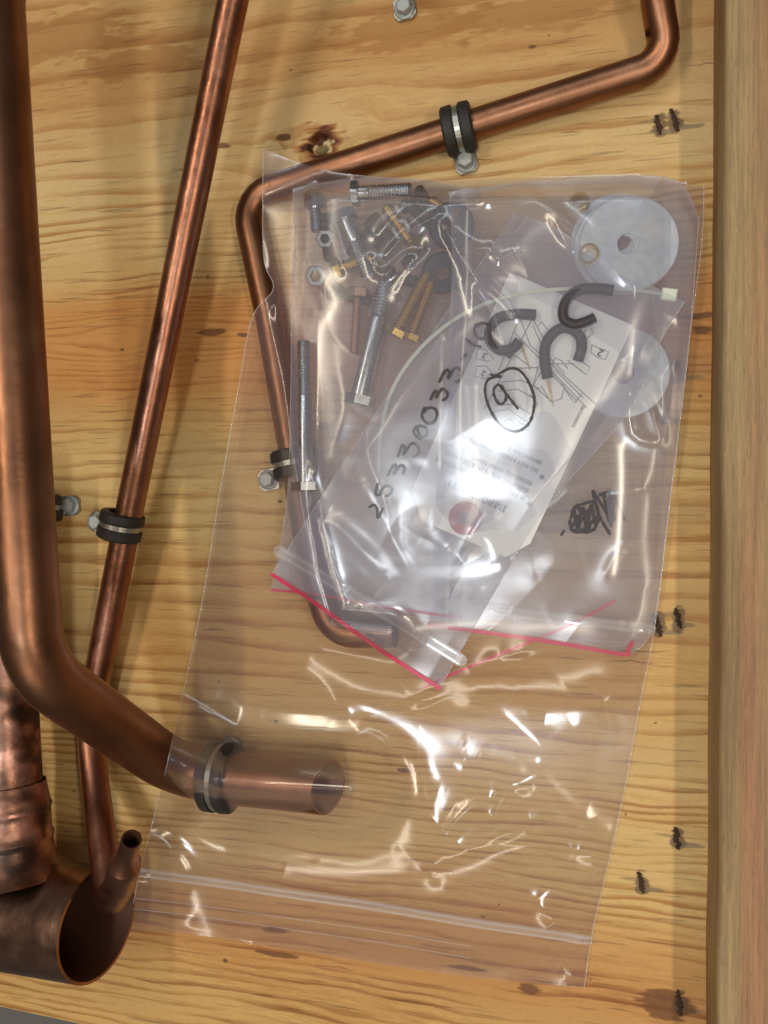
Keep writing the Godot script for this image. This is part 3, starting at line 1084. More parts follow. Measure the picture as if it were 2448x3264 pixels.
func contents() -> void:
	var LP := func(px: float, py: float, up: float) -> Vector3: return P(px, py, lay(px, py) + up)
	var g := "fasteners in the left inner bag"
	bolt("hex_bolt", "long silver hex bolt standing nearest the left bag edge", LP.call(975, 1568, 0.0090), LP.call(967, 1086, 0.0050), 0.0040, 0.0078, 0.0052, M.zinc, 0.38, g)
	bolt("hex_bolt", "shiny thick silver bolt beside the white tag, head down", LP.call(1140, 1292, 0.0072), LP.call(1232, 900, 0.0056), 0.0050, 0.0080, 0.0056, M.zinc, 0.3, g)
	bolt("hex_bolt", "silver bolt with pale square head at the bag's top left", LP.call(1090, 676, 0.0076), LP.call(1176, 880, 0.0060), 0.0046, 0.0075, 0.0052, M.zinc, 0.6, g)
	bolt("threaded_screw", "silver threaded screw lying across the bag top", LP.call(1120, 618, 0.0060), LP.call(1312, 606, 0.0060), 0.0040, 0.0066, 0.0042, M.zinc, 0.8, g)
	bolt("threaded_screw", "left one of two yellow zinc screws near the tag", LP.call(1256, 1072, 0.0066), LP.call(1366, 866, 0.0060), 0.0034, 0.0058, 0.0040, M.yellow_zinc, 0.99, g)
	bolt("threaded_screw", "right one of two yellow zinc screws near the tag", LP.call(1306, 1086, 0.0058), LP.call(1378, 900, 0.0058), 0.0030, 0.0050, 0.0036, M.yellow_zinc, 0.99, g)
	bolt("threaded_screw", "slim screw with pinkish head between the two silver bolts", LP.call(1142, 916, 0.0060), LP.call(1128, 1128, 0.0050), 0.0026, 0.0060, 0.0050, M.pink_zinc, 0.99, g)
	bolt("threaded_screw", "pale screw with bright head near the bag's top left corner", LP.call(1000, 612, 0.0070), LP.call(1010, 740, 0.0060), 0.0032, 0.0056, 0.0080, M.zinc, 0.9, g)
	bolt("threaded_screw", "short yellow screw below the pale square bolt head", LP.call(1062, 862, 0.0062), LP.call(1190, 820, 0.0060), 0.0034, 0.0058, 0.0042, M.yellow_zinc, 0.9, g)
	bolt("threaded_screw", "yellow screw pointing up in the middle of the left bag", LP.call(1330, 800, 0.0066), LP.call(1230, 660, 0.0062), 0.0034, 0.0058, 0.0042, M.yellow_zinc, 0.9, g)
	bolt("threaded_screw", "dark yellow screw beside the black grommet", LP.call(1470, 690, 0.0060), LP.call(1372, 640, 0.0062), 0.0032, 0.0056, 0.0042, M.yellow_zinc, 0.9, g)
	hex_nut("small pale nut below the bright screw head", LP.call(1036, 764, 0.0060), Vector3(0.3, 1, 0.2), 0.0050, 0.0044, M.zinc)
	hex_nut("yellow nut under the bag crease left of the screws", LP.call(1176, 850, 0.0040), Vector3(0.4, 1, -0.2), 0.0056, 0.0048, M.yellow_zinc)
	hex_nut("silver nut between the crossing screws in the left bag", LP.call(1290, 730, 0.0040), Vector3(-0.2, 1, 0.3), 0.0060, 0.0050, M.zinc)
	hex_nut("dull nut at the far left of the screw heap", LP.call(1010, 880, 0.0040), Vector3(0.2, 1, 0.3), 0.0058, 0.0050, M.zinc_grey)
	var heap := [[1180, 700, 1250, 770], [1240, 800, 1160, 740], [1350, 760, 1290, 850], [1130, 790, 1060, 720], [1390, 690, 1330, 600], [1290, 640, 1390, 730], [1060, 930, 1180, 960], [1230, 880, 1330, 900], [1440, 800, 1470, 900], [1030, 690, 1050, 830]]
	var hp := ["under the square headed bolt's thread", "crossing left of the silver nut", "right below the silver nut", "tip at the small pale nut", "tip at the bag's top edge", "beside the topmost grommet", "lying level above the pinkish head", "lying level at the thick bolt's tip", "beside the lower grommet", "upright next to the small pale nut"]
	for i in heap.size():
		var q: Array = heap[i]
		bolt("dull_screw", "dull brownish screw in the left bag's heap, " + hp[i], LP.call(q[0], q[1], 0.0034), LP.call(q[2], q[3], 0.0034), 0.0032, 0.0056, 0.0040, M.dull_zinc, 0.9, g)
	# rubber grommets
	for q in [[1408, 868, "black rubber grommet over the yellow screws", 0.0105], [1440, 720, "black rubber grommet at the middle of the bag's top", 0.0120]]:
		var st := new_st()
		var R: float = q[3]
		lathe(st, Vector3.ZERO, Vector3(0.15, 1, 0.35), [[R * 0.38, 0.0], [R * 0.38, 0.0075], [R * 0.9, 0.0078], [R, 0.0066], [R, 0.0052], [R * 0.8, 0.0045], [R * 0.8, 0.0033], [R, 0.0026], [R, 0.0010], [R * 0.9, 0.0], [R * 0.38, 0.0]], 36, -1)
		var o := put("rubber_grommet", done(st), M.rubber, self)
		o.position = LP.call(q[0], q[1], 0.0008)
		tag(o, q[2], "grommet", "rubber grommets in the left inner bag")
	# washers
	var lean := Vector3(0.075, 1, 0.0).normalized()
	var wg := "large fender washers in the right inner bag"
	flat_ring("fender_washer", "large round fender washer topmost at the bag's top right", "washer", LP.call(2003, 781, 0.0040), lean, 0.0240, 0.0056, 0.0022, M.washer_zinc, wg)
	flat_ring("fender_washer", "large washer lying just behind the topmost top right washer", "washer", LP.call(1982, 790, 0.0014), lean, 0.0240, 0.0056, 0.0022, M.washer_zinc, wg)
	flat_ring("fender_washer", "large washer half hidden lowest in the top right stack", "washer", LP.call(1972, 768, -0.0012), lean, 0.0238, 0.0056, 0.0022, M.washer_zinc, wg)
	flat_ring("fender_washer", "large washer peeking out to the right of the tag", "washer", LP.call(1985, 1190, 0.0022), lean, 0.0228, 0.0056, 0.0022, M.washer_zinc, wg)
	var sg := "small brass spacers by the washers"
	flat_ring("brass_spacer", "small brass spacer ring at the bag's top edge", "spacer", LP.call(1850, 656, 0.0030), Vector3(-0.2, 1, -0.25), 0.0050, 0.0032, 0.0046, M.yellow_zinc, sg)
	flat_ring("brass_spacer", "small brass spacer ring lying on the washers", "spacer", LP.call(1876, 812, 0.0066), Vector3(0.05, 1, 0.1), 0.0050, 0.0036, 0.0034, M.yellow_zinc, sg)
	# cable tie: curved strap and head
	var tie := thing("cable_tie", "pale cable tie curving round the tag's left side", "cable tie", LP.call(1500, 985, 0.008))
	var o2 := tie.position
	var line := smooth2(v2s([1208, 1500, 1212, 1400, 1244, 1260, 1316, 1140, 1420, 1040, 1540, 972, 1680, 934, 1840, 920, 1990, 922, 2110, 938]), 8)
	var st5 := new_st()
	var at := func(x: float, y: float) -> Vector3: return LP.call(x, y, 0.0122 - 0.005 * sstep(1700, 2000, x)) - o2
	stroke(st5, line, 11.0, at, 0.0)
	stroke(st5, line, 11.0, at, 0.0009)
	put("strap", done(st5), M.tie_plastic, tie)
	st5 = new_st()
	var hx: Vector3 = (LP.call(2160, 944, 0.0) - LP.call(2110, 938, 0.0)) * 0.5
	box_oriented(st5, LP.call(2132, 940, 0.0078) - o2, hx, Vector3(0, 0.0020, 0), hx.cross(Vector3.UP).normalized() * 0.0030, 0.3)
	put("head", done(st5), M.tie_plastic, tie)
	the_tag()
	# rubber clips: bent pieces of hose lying on the tag
	var hl := [[[1955, 926, 1900, 920, 1850, 924, 1812, 948, 1795, 985, 1800, 1020, 1830, 1034, 1866, 1026, 1896, 1012], "black bent hose piece nearest the cable tie's head"],
		[[1708, 1004, 1650, 1002, 1590, 1014, 1560, 1050, 1564, 1090, 1596, 1116, 1634, 1110, 1656, 1086], "black bent hose piece at the tag's left edge"],
		[[1746, 1206, 1736, 1150, 1740, 1096, 1768, 1058, 1806, 1044, 1844, 1066, 1854, 1106, 1842, 1150], "black bent hose piece in the middle of the tag"]]
	for i in 3:
		var pts := PackedVector3Array()
		for p in smooth2(v2s(hl[i][0]), 6): pts.append(LP.call(p.x, p.y, 0.0126 + (0.0030 if i == 0 else 0.0)))
		var stt := new_st()
		var t := thing("rubber_hose", hl[i][1], "hose", pts[0], "bent rubber hose pieces on the tag")
		var mm := open_pipe(pts, 0.0027, 0.0009, 0.01, 18, pts[0])
		put("hose_wall", mm[0], M.hose_rubber, t)
		put("bore", mm[1], M.rubber, t)
	var pins := [[1662, 1100, 1690, 1180, "thin brass pin beside the left hose piece"], [1748, 1212, 1764, 1298, "thin brass pin below the middle hose piece"]]
	for q in pins:
		var a: Vector3 = LP.call(q[0], q[1], 0.0112)
		var b: Vector3 = LP.call(q[2], q[3], 0.0100)
		var st6 := new_st()
		tube(st6, PackedVector3Array([a, a.lerp(b, 0.9), b]), func(s: float, L: float) -> float: return 0.0005 if s < L * 0.8 else 0.00015, 8, true, true, a)
		var o := put("brass_pin", done(st6), M.yellow_zinc, self)
		o.position = a
		tag(o, q[4], "pin", "thin pins on the tag")

func the_tag() -> void:
	var t := thing("paper_tag", "white paper tag printed IMPORTANT upside down with a drawing", "tag", P(1650, 1320, lay(1650, 1320) + 0.0094))
	var o := t.position
	var at := func(x: float, y: float) -> Vector3: return P(x, y, lay(x, y) + 0.0094) - o
	var poly := PackedVector2Array([Vector2(1625, 868), Vector2(2018, 1037), Vector2(1690, 1733), Vector2(1612, 1776), Vector2(1344, 1660), Vector2(1313, 1560)])
	var tri := Geometry2D.triangulate_polygon(poly)
	var st := new_st()
	st.set_smooth_group(-1)
	for i in tri: st.add_vertex(at.call(poly[i].x, poly[i].y))
	for i in tri: st.add_vertex(at.call(poly[i].x, poly[i].y) + Vector3(0, -0.0003, 0))
	for i in poly.size():
		var a: Vector3 = at.call(poly[i].x, poly[i].y)
		var b: Vector3 = at.call(poly[(i + 1) % 6].x, poly[(i + 1) % 6].y)
		var dn := Vector3(0, -0.0003, 0)
		for v in [a, b, b + dn, a, b + dn, a + dn]: st.add_vertex(v)
	put("card", done(st), M.paper, t)
	# reinforced eyelet
	st = new_st()
	var cx := 1484.0
	var cy := 1652.0
	for k in 40:
		var a := TAU * k / 40.0
		var b := TAU * (k + 1) / 40.0
		var p := [at.call(cx + cos(a) * 24, cy + sin(a) * 24), at.call(cx + cos(b) * 24, cy + sin(b) * 24), at.call(cx + cos(b) * 54, cy + sin(b) * 54), at.call(cx + cos(a) * 54, cy + sin(a) * 54)]
		for v in [p[0], p[1], p[2], p[0], p[2], p[3]]: st.add_vertex(v + Vector3(0, 0.0002, 0))
	put("eyelet_patch", done(st), M.patch_red, t)
	st = new_st()
	for k in 24:
		var a := TAU * k / 24.0
		var b := TAU * (k + 1) / 24.0
		for v in [at.call(cx, cy), at.call(cx + cos(a) * 23, cy + sin(a) * 23), at.call(cx + cos(b) * 23, cy + sin(b) * 23)]: st.add_vertex(v + Vector3(0, 0.00012, 0))
	put("eyelet_hole", done(st), M.print_line, t)
	# printed words
	var rows := [["IMPORTANT !", 1612, 1624, 1430, 1538, true], ["IF PRESENT REMOVE COMPRESSOR", 1673, 1590, 1389, 1460, true], ["ISOLATOR BOLTS (1) & (3) SHIMS.", 1684, 1566, 1416, 1440, true], ["REINSTALL HAND TIGHT.", 1695, 1542, 1504, 1456, true], ["DO NOT REMOVE COMPRESSOR", 1714, 1501, 1463, 1386, true], ["MOUNTING BOLTS (2).", 1725, 1476, 1552, 1398, true], ["*", 1698, 1604, 1682, 1597, true], ["*", 1738, 1518, 1722, 1511, true], ["X39001243", 1826, 1362, 1860, 1294, false]]
	var font := SystemFont.new()
	font.font_names = PackedStringArray(["Droid Sans"])
	font.font_weight = 700
	for r in rows:
		var tm := TextMesh.new()
		tm.text = r[0]
		tm.font = font
		tm.font_size = 32
		tm.pixel_size = 0.01
		tm.depth = 0.0
		tm.curve_step = 2.0
		tm.horizontal_alignment = HORIZONTAL_ALIGNMENT_LEFT
		tm.vertical_alignment = VERTICAL_ALIGNMENT_CENTER
		var p0: Vector3 = at.call(r[1], r[2])
		var p1: Vector3 = at.call(r[3], r[4])
		var box := tm.get_aabb()
		var k := (p1 - p0).length() / box.size.x
		var R := (p1 - p0).normalized()
		var N := (at.call(1700, 1200) - at.call(1600, 1200)).cross(at.call(1600, 1100) - at.call(1600, 1200)).normalized() as Vector3
		var U := N.cross(R)
		var n := MeshInstance3D.new()
		n.name = "printed_word"
		n.mesh = tm
		n.material_override = M.print_ink
		t.add_child(n, true)
		n.transform = Transform3D(Basis(R * k, U * k, N * k), p0 + N * 0.0003 - R * box.position.x * k)
	# printed assembly drawing
	var dr := [
		[1545, 1302, 1700, 1010], [1590, 1180, 1660, 1000], [1660, 1020, 1690, 1100, 1900, 1290], [1640, 1060, 1870, 1300], [1700, 1040, 1740, 1130, 1800, 1190],
		[1700, 1020, 1730, 1075, 1760, 1085], [1715, 1040, 1725, 1025, 1745, 1050], [1700, 1225, 1740, 1160, 1830, 1160], [1700, 1228, 1760, 1282, 1790, 1270, 1800, 1230, 1740, 1160], [1725, 1230, 1755, 1280],
		[1790, 1225, 1820, 1270, 1830, 1285, 1855, 1255], [1770, 1180, 1858, 1268], [1755, 1190, 1840, 1280], [1810, 1150, 1870, 1195, 1880, 1170, 1850, 1150], [1830, 1165, 1862, 1190], [1700, 1228, 1715, 1170, 1740, 1160],
		[1600, 1218, 1660, 1212, 1720, 1240], [1590, 1248, 1650, 1240, 1700, 1270], [1580, 1292, 1640, 1288, 1690, 1320], [1574, 1312, 1620, 1304, 1680, 1345], [1574, 1312, 1590, 1345, 1625, 1375], [1690, 1258, 1716, 1292, 1700, 1300],
		[1605, 1345, 1625, 1335, 1650, 1360, 1630, 1375, 1605, 1345], [1650, 1345, 1690, 1362, 1680, 1372], [1625, 1378, 1665, 1374],
		[1520, 1168, 1512, 1200, 1548, 1208, 1568, 1186, 1550, 1166, 1520, 1168], [1524, 1112, 1516, 1142, 1550, 1152, 1575, 1145, 1545, 1114, 1524, 1112], [1886, 1100, 1926, 1116, 1940, 1122, 1930, 1146, 1906, 1140, 1884, 1124, 1886, 1100],
		[1875, 1030, 1890, 1060, 1868, 1085], [1870, 1045, 1855, 1078], [1625, 1175, 1712, 1172], [1600, 1100, 1690, 1170], [1810, 1175, 1790, 1150, 1770, 1140, 1760, 1165]]
	for line in dr:
		st = new_st()
		stroke(st, PackedVector2Array(v2s(line)), 3.6, at, 0.0002)
		put("printed_line", done(st), M.print_line, t)
	for q in [["2", 1546, 1192, 1534, 1188], ["3", 1550, 1138, 1538, 1132], ["2", 1920, 1128, 1906, 1122]]:
		var tm := TextMesh.new()
		tm.text = q[0]
		tm.font = font
		tm.font_size = 32
		tm.depth = 0.0
		tm.curve_step = 2.0
		tm.vertical_alignment = VERTICAL_ALIGNMENT_CENTER
		var p0: Vector3 = at.call(q[1], q[2])
		var p1: Vector3 = at.call(q[3], q[4])
		var k := (p1 - p0).length() / tm.get_aabb().size.x
		var R := (p1 - p0).normalized()
		var N := Vector3(0.07, 1, 0).normalized()
		var n := MeshInstance3D.new()
		n.name = "printed_digit"
		n.mesh = tm
		n.material_override = M.print_ink
		t.add_child(n, true)
		n.transform = Transform3D(Basis(R * k, N.cross(R) * k, N * k), (p0 + p1) * 0.5 + N * 0.0003)

func bags() -> void:
	var pinch := func(u: float, k: float) -> float: return 1.0 - pow(absf(2.0 * u - 1.0), k)
	# ---- left inner bag with the bolts
	var nu := 110
	var nv := 200
	var fc := make_film([935, 600, 930, 900, 926, 1300, 915, 1600, 866, 1880], [1505, 600, 1500, 1100, 1480, 1600, 1475, 1968], [935, 600, 1100, 570, 1300, 566, 1505, 600], [866, 1880, 1000, 1892, 1240, 1936, 1475, 1968], nu, nv)
	fc.noise_amp = 0.0010
	fc.seed = 11.0
	for q in [[[990, 840, 1020, 900, 1040, 980], 16, 0.0010], [[960, 1320, 980, 1420, 965, 1500], 14, 0.0007], [[1010, 1000, 1120, 960, 1220, 930], 18, 0.001], [[1080, 1180, 1100, 1300, 1060, 1420], 18, 0.0009], [[930, 1500, 945, 1560, 960, 1480], 10, 0.0008]]:
		add_crease(fc, q[0], q[1], q[2])
	var hc_b := func(px: float, py: float, u: float, v: float) -> float: return ride(px, py) + 0.0
	var hc_f := func(px: float, py: float, u: float, v: float) -> float: return ride(px, py) + 0.0004 + 0.0165 * pinch.call(u, 6.0) * (1.0 - sstep(1450, 1800, py)) * sstep(0.0, 0.04, v)
	var tc := thing("small_zip_bag", "small clear zip bag of bolts and screws, left of the tag", "plastic bag", P(1200, 1200, lay(1200, 1200)), "small zip bags inside the large bag")
	film_sheet("back_sheet", fc, nu, nv, hc_b, M.film_inner, tc)
	film_sheet("front_sheet", fc, nu, nv, hc_f, M.film_inner, tc)
	edge_run(fc, "L", nu, nv, hc_f, 0.00022, tc, M.film_seam)
	var atc := func(x: float, y: float) -> Vector3: return film_at(fc, x, y, clampf((x - 900.0) / 580.0, 0.0, 1.0), 0.95, hc_f)
	band(atc, [868, 1880, 1000, 1892, 1240, 1936, 1472, 1968], 9.0, "red_line", M.red_line, tc, 0.0003)
	# ---- right inner bag with the washers
	nu = 130
	nv = 200
	var fb := make_film([1430, 612, 1440, 900, 1400, 1400, 1366, 1988], [2228, 690, 2196, 1100, 2140, 1560, 2082, 1990, 2006, 2086], [1430, 612, 1700, 578, 2000, 562, 2160, 580, 2228, 690], [1366, 1988, 1560, 2016, 1800, 2052, 2006, 2086], nu, nv)
	fb.noise_amp = 0.0011
	fb.seed = 31.0
	for q in [[[1640, 600, 1780, 690, 1960, 860, 2060, 940], 12, 0.0012], [[1500, 660, 1640, 650, 1760, 700], 26, 0.0014], [[2010, 1250, 2016, 1380, 2100, 1408, 2092, 1360, 2050, 1240], 9, 0.0009], [[1820, 1560, 1940, 1530, 2050, 1540], 22, 0.0010], [[1940, 1580, 2050, 1556], 8, 0.0008], [[1700, 1820, 1860, 1780], 20, 0.001], [[1840, 1980, 2000, 1990], 14, 0.0008], [[1930, 1830, 1960, 1780, 1990, 1740], 12, 0.0009], [[2150, 980, 2176, 1060], 10, 0.0008], [[2060, 985, 2160, 1010], 9, 0.0008], [[2170, 1110, 2120, 1190], 10, 0.0009]]:
		add_crease(fb, q[0], q[1], q[2])
	var rise := func(px: float) -> float: return 0.0116 * (1.0 - sstep(1440.0, 1680.0, px))
	var hb_b := func(px: float, py: float, u: float, v: float) -> float: return ride(px, py) + rise.call(px) * (1.0 - sstep(1500, 1800, py)) + 0.0004
	var hb_f := func(px: float, py: float, u: float, v: float) -> float: return ride(px, py) + rise.call(px) * (1.0 - sstep(1500, 1800, py)) + 0.0008 + 0.0078 * pinch.call(u, 8.0) * (1.0 - 0.8 * sstep(1500, 1900, py)) * sstep(0.0, 0.05, v)
	var tb := thing("small_zip_bag", "small clear zip bag of round washers on the right", "plastic bag", P(1900, 1200, lay(1900, 1200)), "small zip bags inside the large bag")
	film_sheet("back_sheet", fb, nu, nv, hb_b, M.film_inner, tb)
	film_sheet("front_sheet", fb, nu, nv, hb_f, M.film_inner, tb)
	edge_run(fb, "R", nu, nv, hb_f, 0.00022, tb, M.film_seam)
	var atb := func(x: float, y: float) -> Vector3: return film_at(fb, x, y, clampf((x - 1380.0) / 660.0, 0.0, 1.0), 0.95, hb_f)
	band(atb, [1368, 1990, 1560, 2016, 1800, 2052, 1985, 2084, 2002, 2070, 2016, 2046], 13.0, "red_line", M.red_line, tb, 0.0004)
	band(atb, [1352, 2192, 1440, 2150, 1650, 2062, 1820, 1990, 1960, 1916], 9.0, "red_line", M.red_line, tb, -0.0012)
	band(atb, [1400, 1920, 1560, 1940, 1800, 1972, 2074, 2004], 34.0, "zip_strip", M.film_zip, tb, 0.0003)
	band(atb, [1560, 1932, 1800, 1964, 2076, 1996], 6.0, "zip_rib", M.film_seam, tb, 0.0007)
	band(atb, [1560, 1946, 1800, 1980, 2074, 2012], 6.0, "zip_rib", M.film_seam, tb, 0.0007)
	# scribble crossed out on the washer bag
	var scr := [
		[1820, 1650, 1830, 1620, 1860, 1606, 1890, 1600, 1905, 1625, 1906, 1660, 1890, 1690, 1855, 1696, 1824, 1690, 1816, 1660], [1830, 1625, 1842, 1680, 1858, 1620, 1872, 1690, 1884, 1610, 1896, 1670], [1824, 1640, 1850, 1660, 1835, 1690, 1870, 1640, 1880, 1690], [1842, 1618, 1866, 1640, 1890, 1606], [1836, 1660, 1856, 1690, 1900, 1650], [1826, 1676, 1850, 1640, 1880, 1626],
		[1890, 1566, 1908, 1640, 1944, 1702], [1892, 1568, 1930, 1630, 1948, 1676], [1922, 1578, 1934, 1620, 1946, 1660, 1950, 1668], [1928, 1576, 1944, 1600, 1948, 1640, 1956, 1660], [1938, 1566, 1950, 1600, 1960, 1655], [1912, 1578, 1940, 1566, 1958, 1568, 1936, 1600, 1942, 1640], [1944, 1562, 1966, 1600, 1990, 1656], [1950, 1604, 1970, 1610], [1790, 1704, 1797, 1694]]
	for q in scr: band(atb, q, 10.5, "marker_stroke", M.marker_ink, tb, 0.0003, 0.5)
	# ---- tag bag, on top
	nu = 130
	nv = 230
	var fa := make_film([1640, 682, 1420, 1000, 1250, 1240, 1040, 1560, 866, 1832], [2182, 962, 2110, 1080, 1990, 1330, 1720, 1650, 1400, 2196], [1640, 682, 1780, 735, 1960, 872, 2090, 918, 2182, 962], [866, 1832, 1040, 1946, 1230, 2080, 1400, 2196], nu, nv)
	fa.noise_amp = 0.0012
	fa.seed = 71.0
	for q in [[[980, 1640, 1060, 1670, 1160, 1760, 1240, 1840], 18, 0.0016], [[1156, 1360, 1180, 1460, 1230, 1600, 1250, 1690], 12, 0.0013], [[1150, 1540, 1190, 1610, 1240, 1700, 1330, 1870], 12, 0.0012], [[1400, 1560, 1380, 1640, 1340, 1720], 30, 0.0022], [[1490, 1720, 1540, 1640, 1540, 1560], 26, 0.002], [[1420, 1740, 1480, 1800, 1500, 1880], 24, 0.0022], [[1630, 1780, 1640, 1840, 1600, 1920, 1560, 1990], 10, 0.0012], [[1340, 1500, 1420, 1440, 1500, 1390], 34, 0.0012], [[1500, 880, 1540, 960, 1600, 1020], 9, 0.0012], [[1530, 890, 1620, 960, 1640, 1010], 9, 0.0012], [[1550, 960, 1610, 1090], 9, 0.001], [[1060, 1760, 1120, 1800, 1200, 1880], 20, 0.0012]] :
		add_crease(fa, q[0], q[1], q[2])
	var ra := func(px: float, py: float) -> float: return 0.004 * (1.0 - sstep(1150, 1450, px)) * (1.0 - sstep(1500, 1800, py)) - 0.005 * sstep(1750, 2050, py)
	var ha_b := func(px: float, py: float, u: float, v: float) -> float: return ride(px, py) + 0.0088 + ra.call(px, py)
	var ha_f := func(px: float, py: float, u: float, v: float) -> float: return ride(px, py) + 0.0092 + ra.call(px, py) + pinch.call(u, 5.0) * (0.0034 + 0.0040 * (1.0 - sstep(1250, 1500, py)) + 0.0035 * exp(-pow((px - 1460.0) / 190.0, 2.0) - pow((py - 1760.0) / 190.0, 2.0))) * (1.0 - 0.8 * sstep(0.84, 0.97, v))
	var ta := thing("small_zip_bag", "small clear zip bag holding the tag, number written on it", "plastic bag", P(1500, 1500, lay(1500, 1500)), "small zip bags inside the large bag")
	film_sheet("back_sheet", fa, nu, nv, ha_b, M.film_inner, ta)
	film_sheet("front_sheet", fa, nu, nv, ha_f, M.film_inner, ta)
	edge_run(fa, "L", nu, nv, ha_f, 0.00022, ta, M.film_seam)
	edge_run(fa, "R", nu, nv, ha_f, 0.00022, ta, M.film_seam)
	var ata := func(x: float, y: float) -> Vector3:
		var v := clampf((y - 820.0 - (1524.0 - x) * 0.1) / 1150.0, 0.0, 1.0)
		return film_at(fa, x, y, 0.5, v, ha_f)
	var ata_low := func(x: float, y: float) -> Vector3: return film_at(fa, x, y, 0.3, 0.97, ha_f)
	band(ata_low, [866, 1832, 1040, 1946, 1230, 2080, 1402, 2192], 13.0, "red_line", M.red_line, ta, 0.0004)
	band(ata_low, [890, 1758, 1060, 1856, 1270, 1980, 1470, 2104], 40.0, "zip_strip", M.film_zip, ta, 0.0003)
	band(ata_low, [896, 1750, 1064, 1846, 1274, 1970, 1472, 2092], 6.0, "zip_rib", M.film_seam, ta, 0.0008)
	band(ata_low, [888, 1768, 1056, 1866, 1266, 1992, 1466, 2116], 6.0, "zip_rib", M.film_seam, ta, 0.0008)
	# handwriting: part number up the film and a ringed nine
	var hand := [
		[1180, 1616, 1194, 1610, 1204, 1622, 1206, 1650, 1222, 1622],
		[1207, 1544, 1200, 1573, 1215, 1577, 1219, 1562, 1235, 1549, 1251, 1557, 1247, 1573, 1235, 1581],
		[1238, 1516, 1256, 1484, 1264, 1492, 1258, 1510, 1278, 1484, 1290, 1492, 1286, 1510],
		[1270, 1454, 1284, 1420, 1292, 1430, 1288, 1448, 1312, 1414, 1332, 1424, 1334, 1446, 1318, 1458],
		[1326, 1360, 1342, 1392, 1360, 1384, 1358, 1364, 1340, 1358, 1322, 1366, 1320, 1382, 1338, 1398],
		[1352, 1300, 1344, 1326, 1360, 1348, 1382, 1344, 1392, 1320, 1384, 1302, 1364, 1300, 1352, 1312],
		[1372, 1272, 1386, 1246, 1394, 1256, 1390, 1266, 1408, 1240, 1424, 1250, 1424, 1266, 1412, 1274],
		[1400, 1216, 1420, 1180, 1432, 1186, 1428, 1204, 1450, 1172, 1470, 1182, 1468, 1204, 1454, 1218],
		[1470, 1144, 1484, 1128],
		[1486, 1080, 1506, 1096, 1530, 1104],
		[1516, 1034, 1510, 1050, 1518, 1070, 1536, 1078, 1554, 1066, 1560, 1046, 1548, 1030, 1528, 1030, 1516, 1040],
		[1566, 1194, 1580, 1196, 1626, 1174, 1660, 1184, 1690, 1228, 1704, 1280, 1692, 1340, 1664, 1370, 1630, 1374, 1590, 1350, 1560, 1300, 1546, 1250, 1552, 1214, 1574, 1202, 1596, 1200],
		[1600, 1240, 1590, 1226, 1576, 1236, 1574, 1256, 1586, 1282, 1600, 1288, 1612, 1274, 1612, 1258, 1598, 1228, 1612, 1252, 1650, 1302]]
	for q in hand: band(ata, q, 9.0, "marker_stroke", M.marker_ink, ta, 0.0003, 0.4)
	# ---- the big outer bag
	nu = 250
	nv = 420
	var ol := [840, 474, 838, 640, 842, 830, 872, 920, 806, 1010, 764, 1220, 700, 1580, 640, 1950, 560, 2330, 470, 2690, 446, 2780, 408, 2962]
	var orr := [2244, 598, 2236, 780, 2200, 1060, 2150, 1480, 2092, 1960, 2040, 2240, 1990, 2520, 1930, 2790, 1890, 2960, 1862, 3146]
	var ot := [840, 474, 960, 520, 1120, 556, 1400, 575, 1800, 560, 2060, 556, 2180, 580, 2244, 598]
	var ob := [408, 2962, 620, 2980, 900, 3020, 1300, 3084, 1600, 3120, 1862, 3146]
	var fo := make_film(ol, orr, ot, ob, nu, nv)
	fo.noise_amp = 0.0006
	fo.seed = 131.0
	fo.noise_len = 0.013
	for q in outer_creases(): add_crease(fo, q[0], q[1] * (2.1 if q[0][1] > 1990 else 1.15), q[2] * (1.7 if q[0][1] > 1990 else (1.1 if q[0][1] < 1000 else 1.0)))
	var content := func(px: float, py: float) -> float: return sstep(860, 1010, px) * (1.0 - sstep(2020, 2190, px)) * sstep(560, 640, py) * (1.0 - 0.2 * sstep(1300, 1600, py) - 0.8 * sstep(1800, 2280, py))
	var ho_b := func(px: float, py: float, u: float, v: float) -> float: return support(px, py) - 0.001
	var ho_f := func(px: float, py: float, u: float, v: float) -> float: return support(px, py) + 0.0002 + pinch.call(u, 10.0) * (0.0022 + 0.0200 * content.call(px, py)) * sstep(0.0, 0.03, v)
	var fo2 := make_film(ol, orr, ot, ob, nu / 2, nv / 2)
	fo2.noise_amp = 0.0006
	fo2.seed = 170.0
	var to := thing("large_zip_bag", "large clear plastic zip bag spread over the plywood", "plastic bag", P(1300, 1900, 0))
	film_sheet("back_sheet", fo2, nu / 2, nv / 2, ho_b, M.film_outer, to)
	film_sheet("front_sheet", fo, nu, nv, ho_f, M.film_outer, to)
	edge_run(fo, "L", nu, nv, ho_f, 0.00028, to, M.film_seam)
	edge_run(fo, "R", nu, nv, ho_f, 0.00028, to, M.film_seam)
	var ato := func(x: float, y: float) -> Vector3: return film_at(fo, x, y, 0.3, 0.95, ho_f)
	band(ato, [448, 2780, 800, 2826, 1190, 2884, 1560, 2944, 1876, 2990], 30.0, "zip_strip", M.film_zip, to, 0.0004)
	band(ato, [448, 2772, 800, 2818, 1190, 2876, 1560, 2936, 1878, 2982], 7.0, "zip_rib", M.film_seam, to, 0.0010)
	band(ato, [446, 2790, 800, 2836, 1190, 2894, 1560, 2954, 1874, 3000], 7.0, "zip_rib", M.film_seam, to, 0.0010)
	band(ato, [430, 2862, 800, 2906, 1190, 2960, 1500, 3010], 3.0, "lip_line", M.film_seam, to, 0.0004)
	band(ato, [424, 2896, 800, 2940, 1190, 2996, 1500, 3046], 3.0, "lip_line", M.film_seam, to, 0.0004)

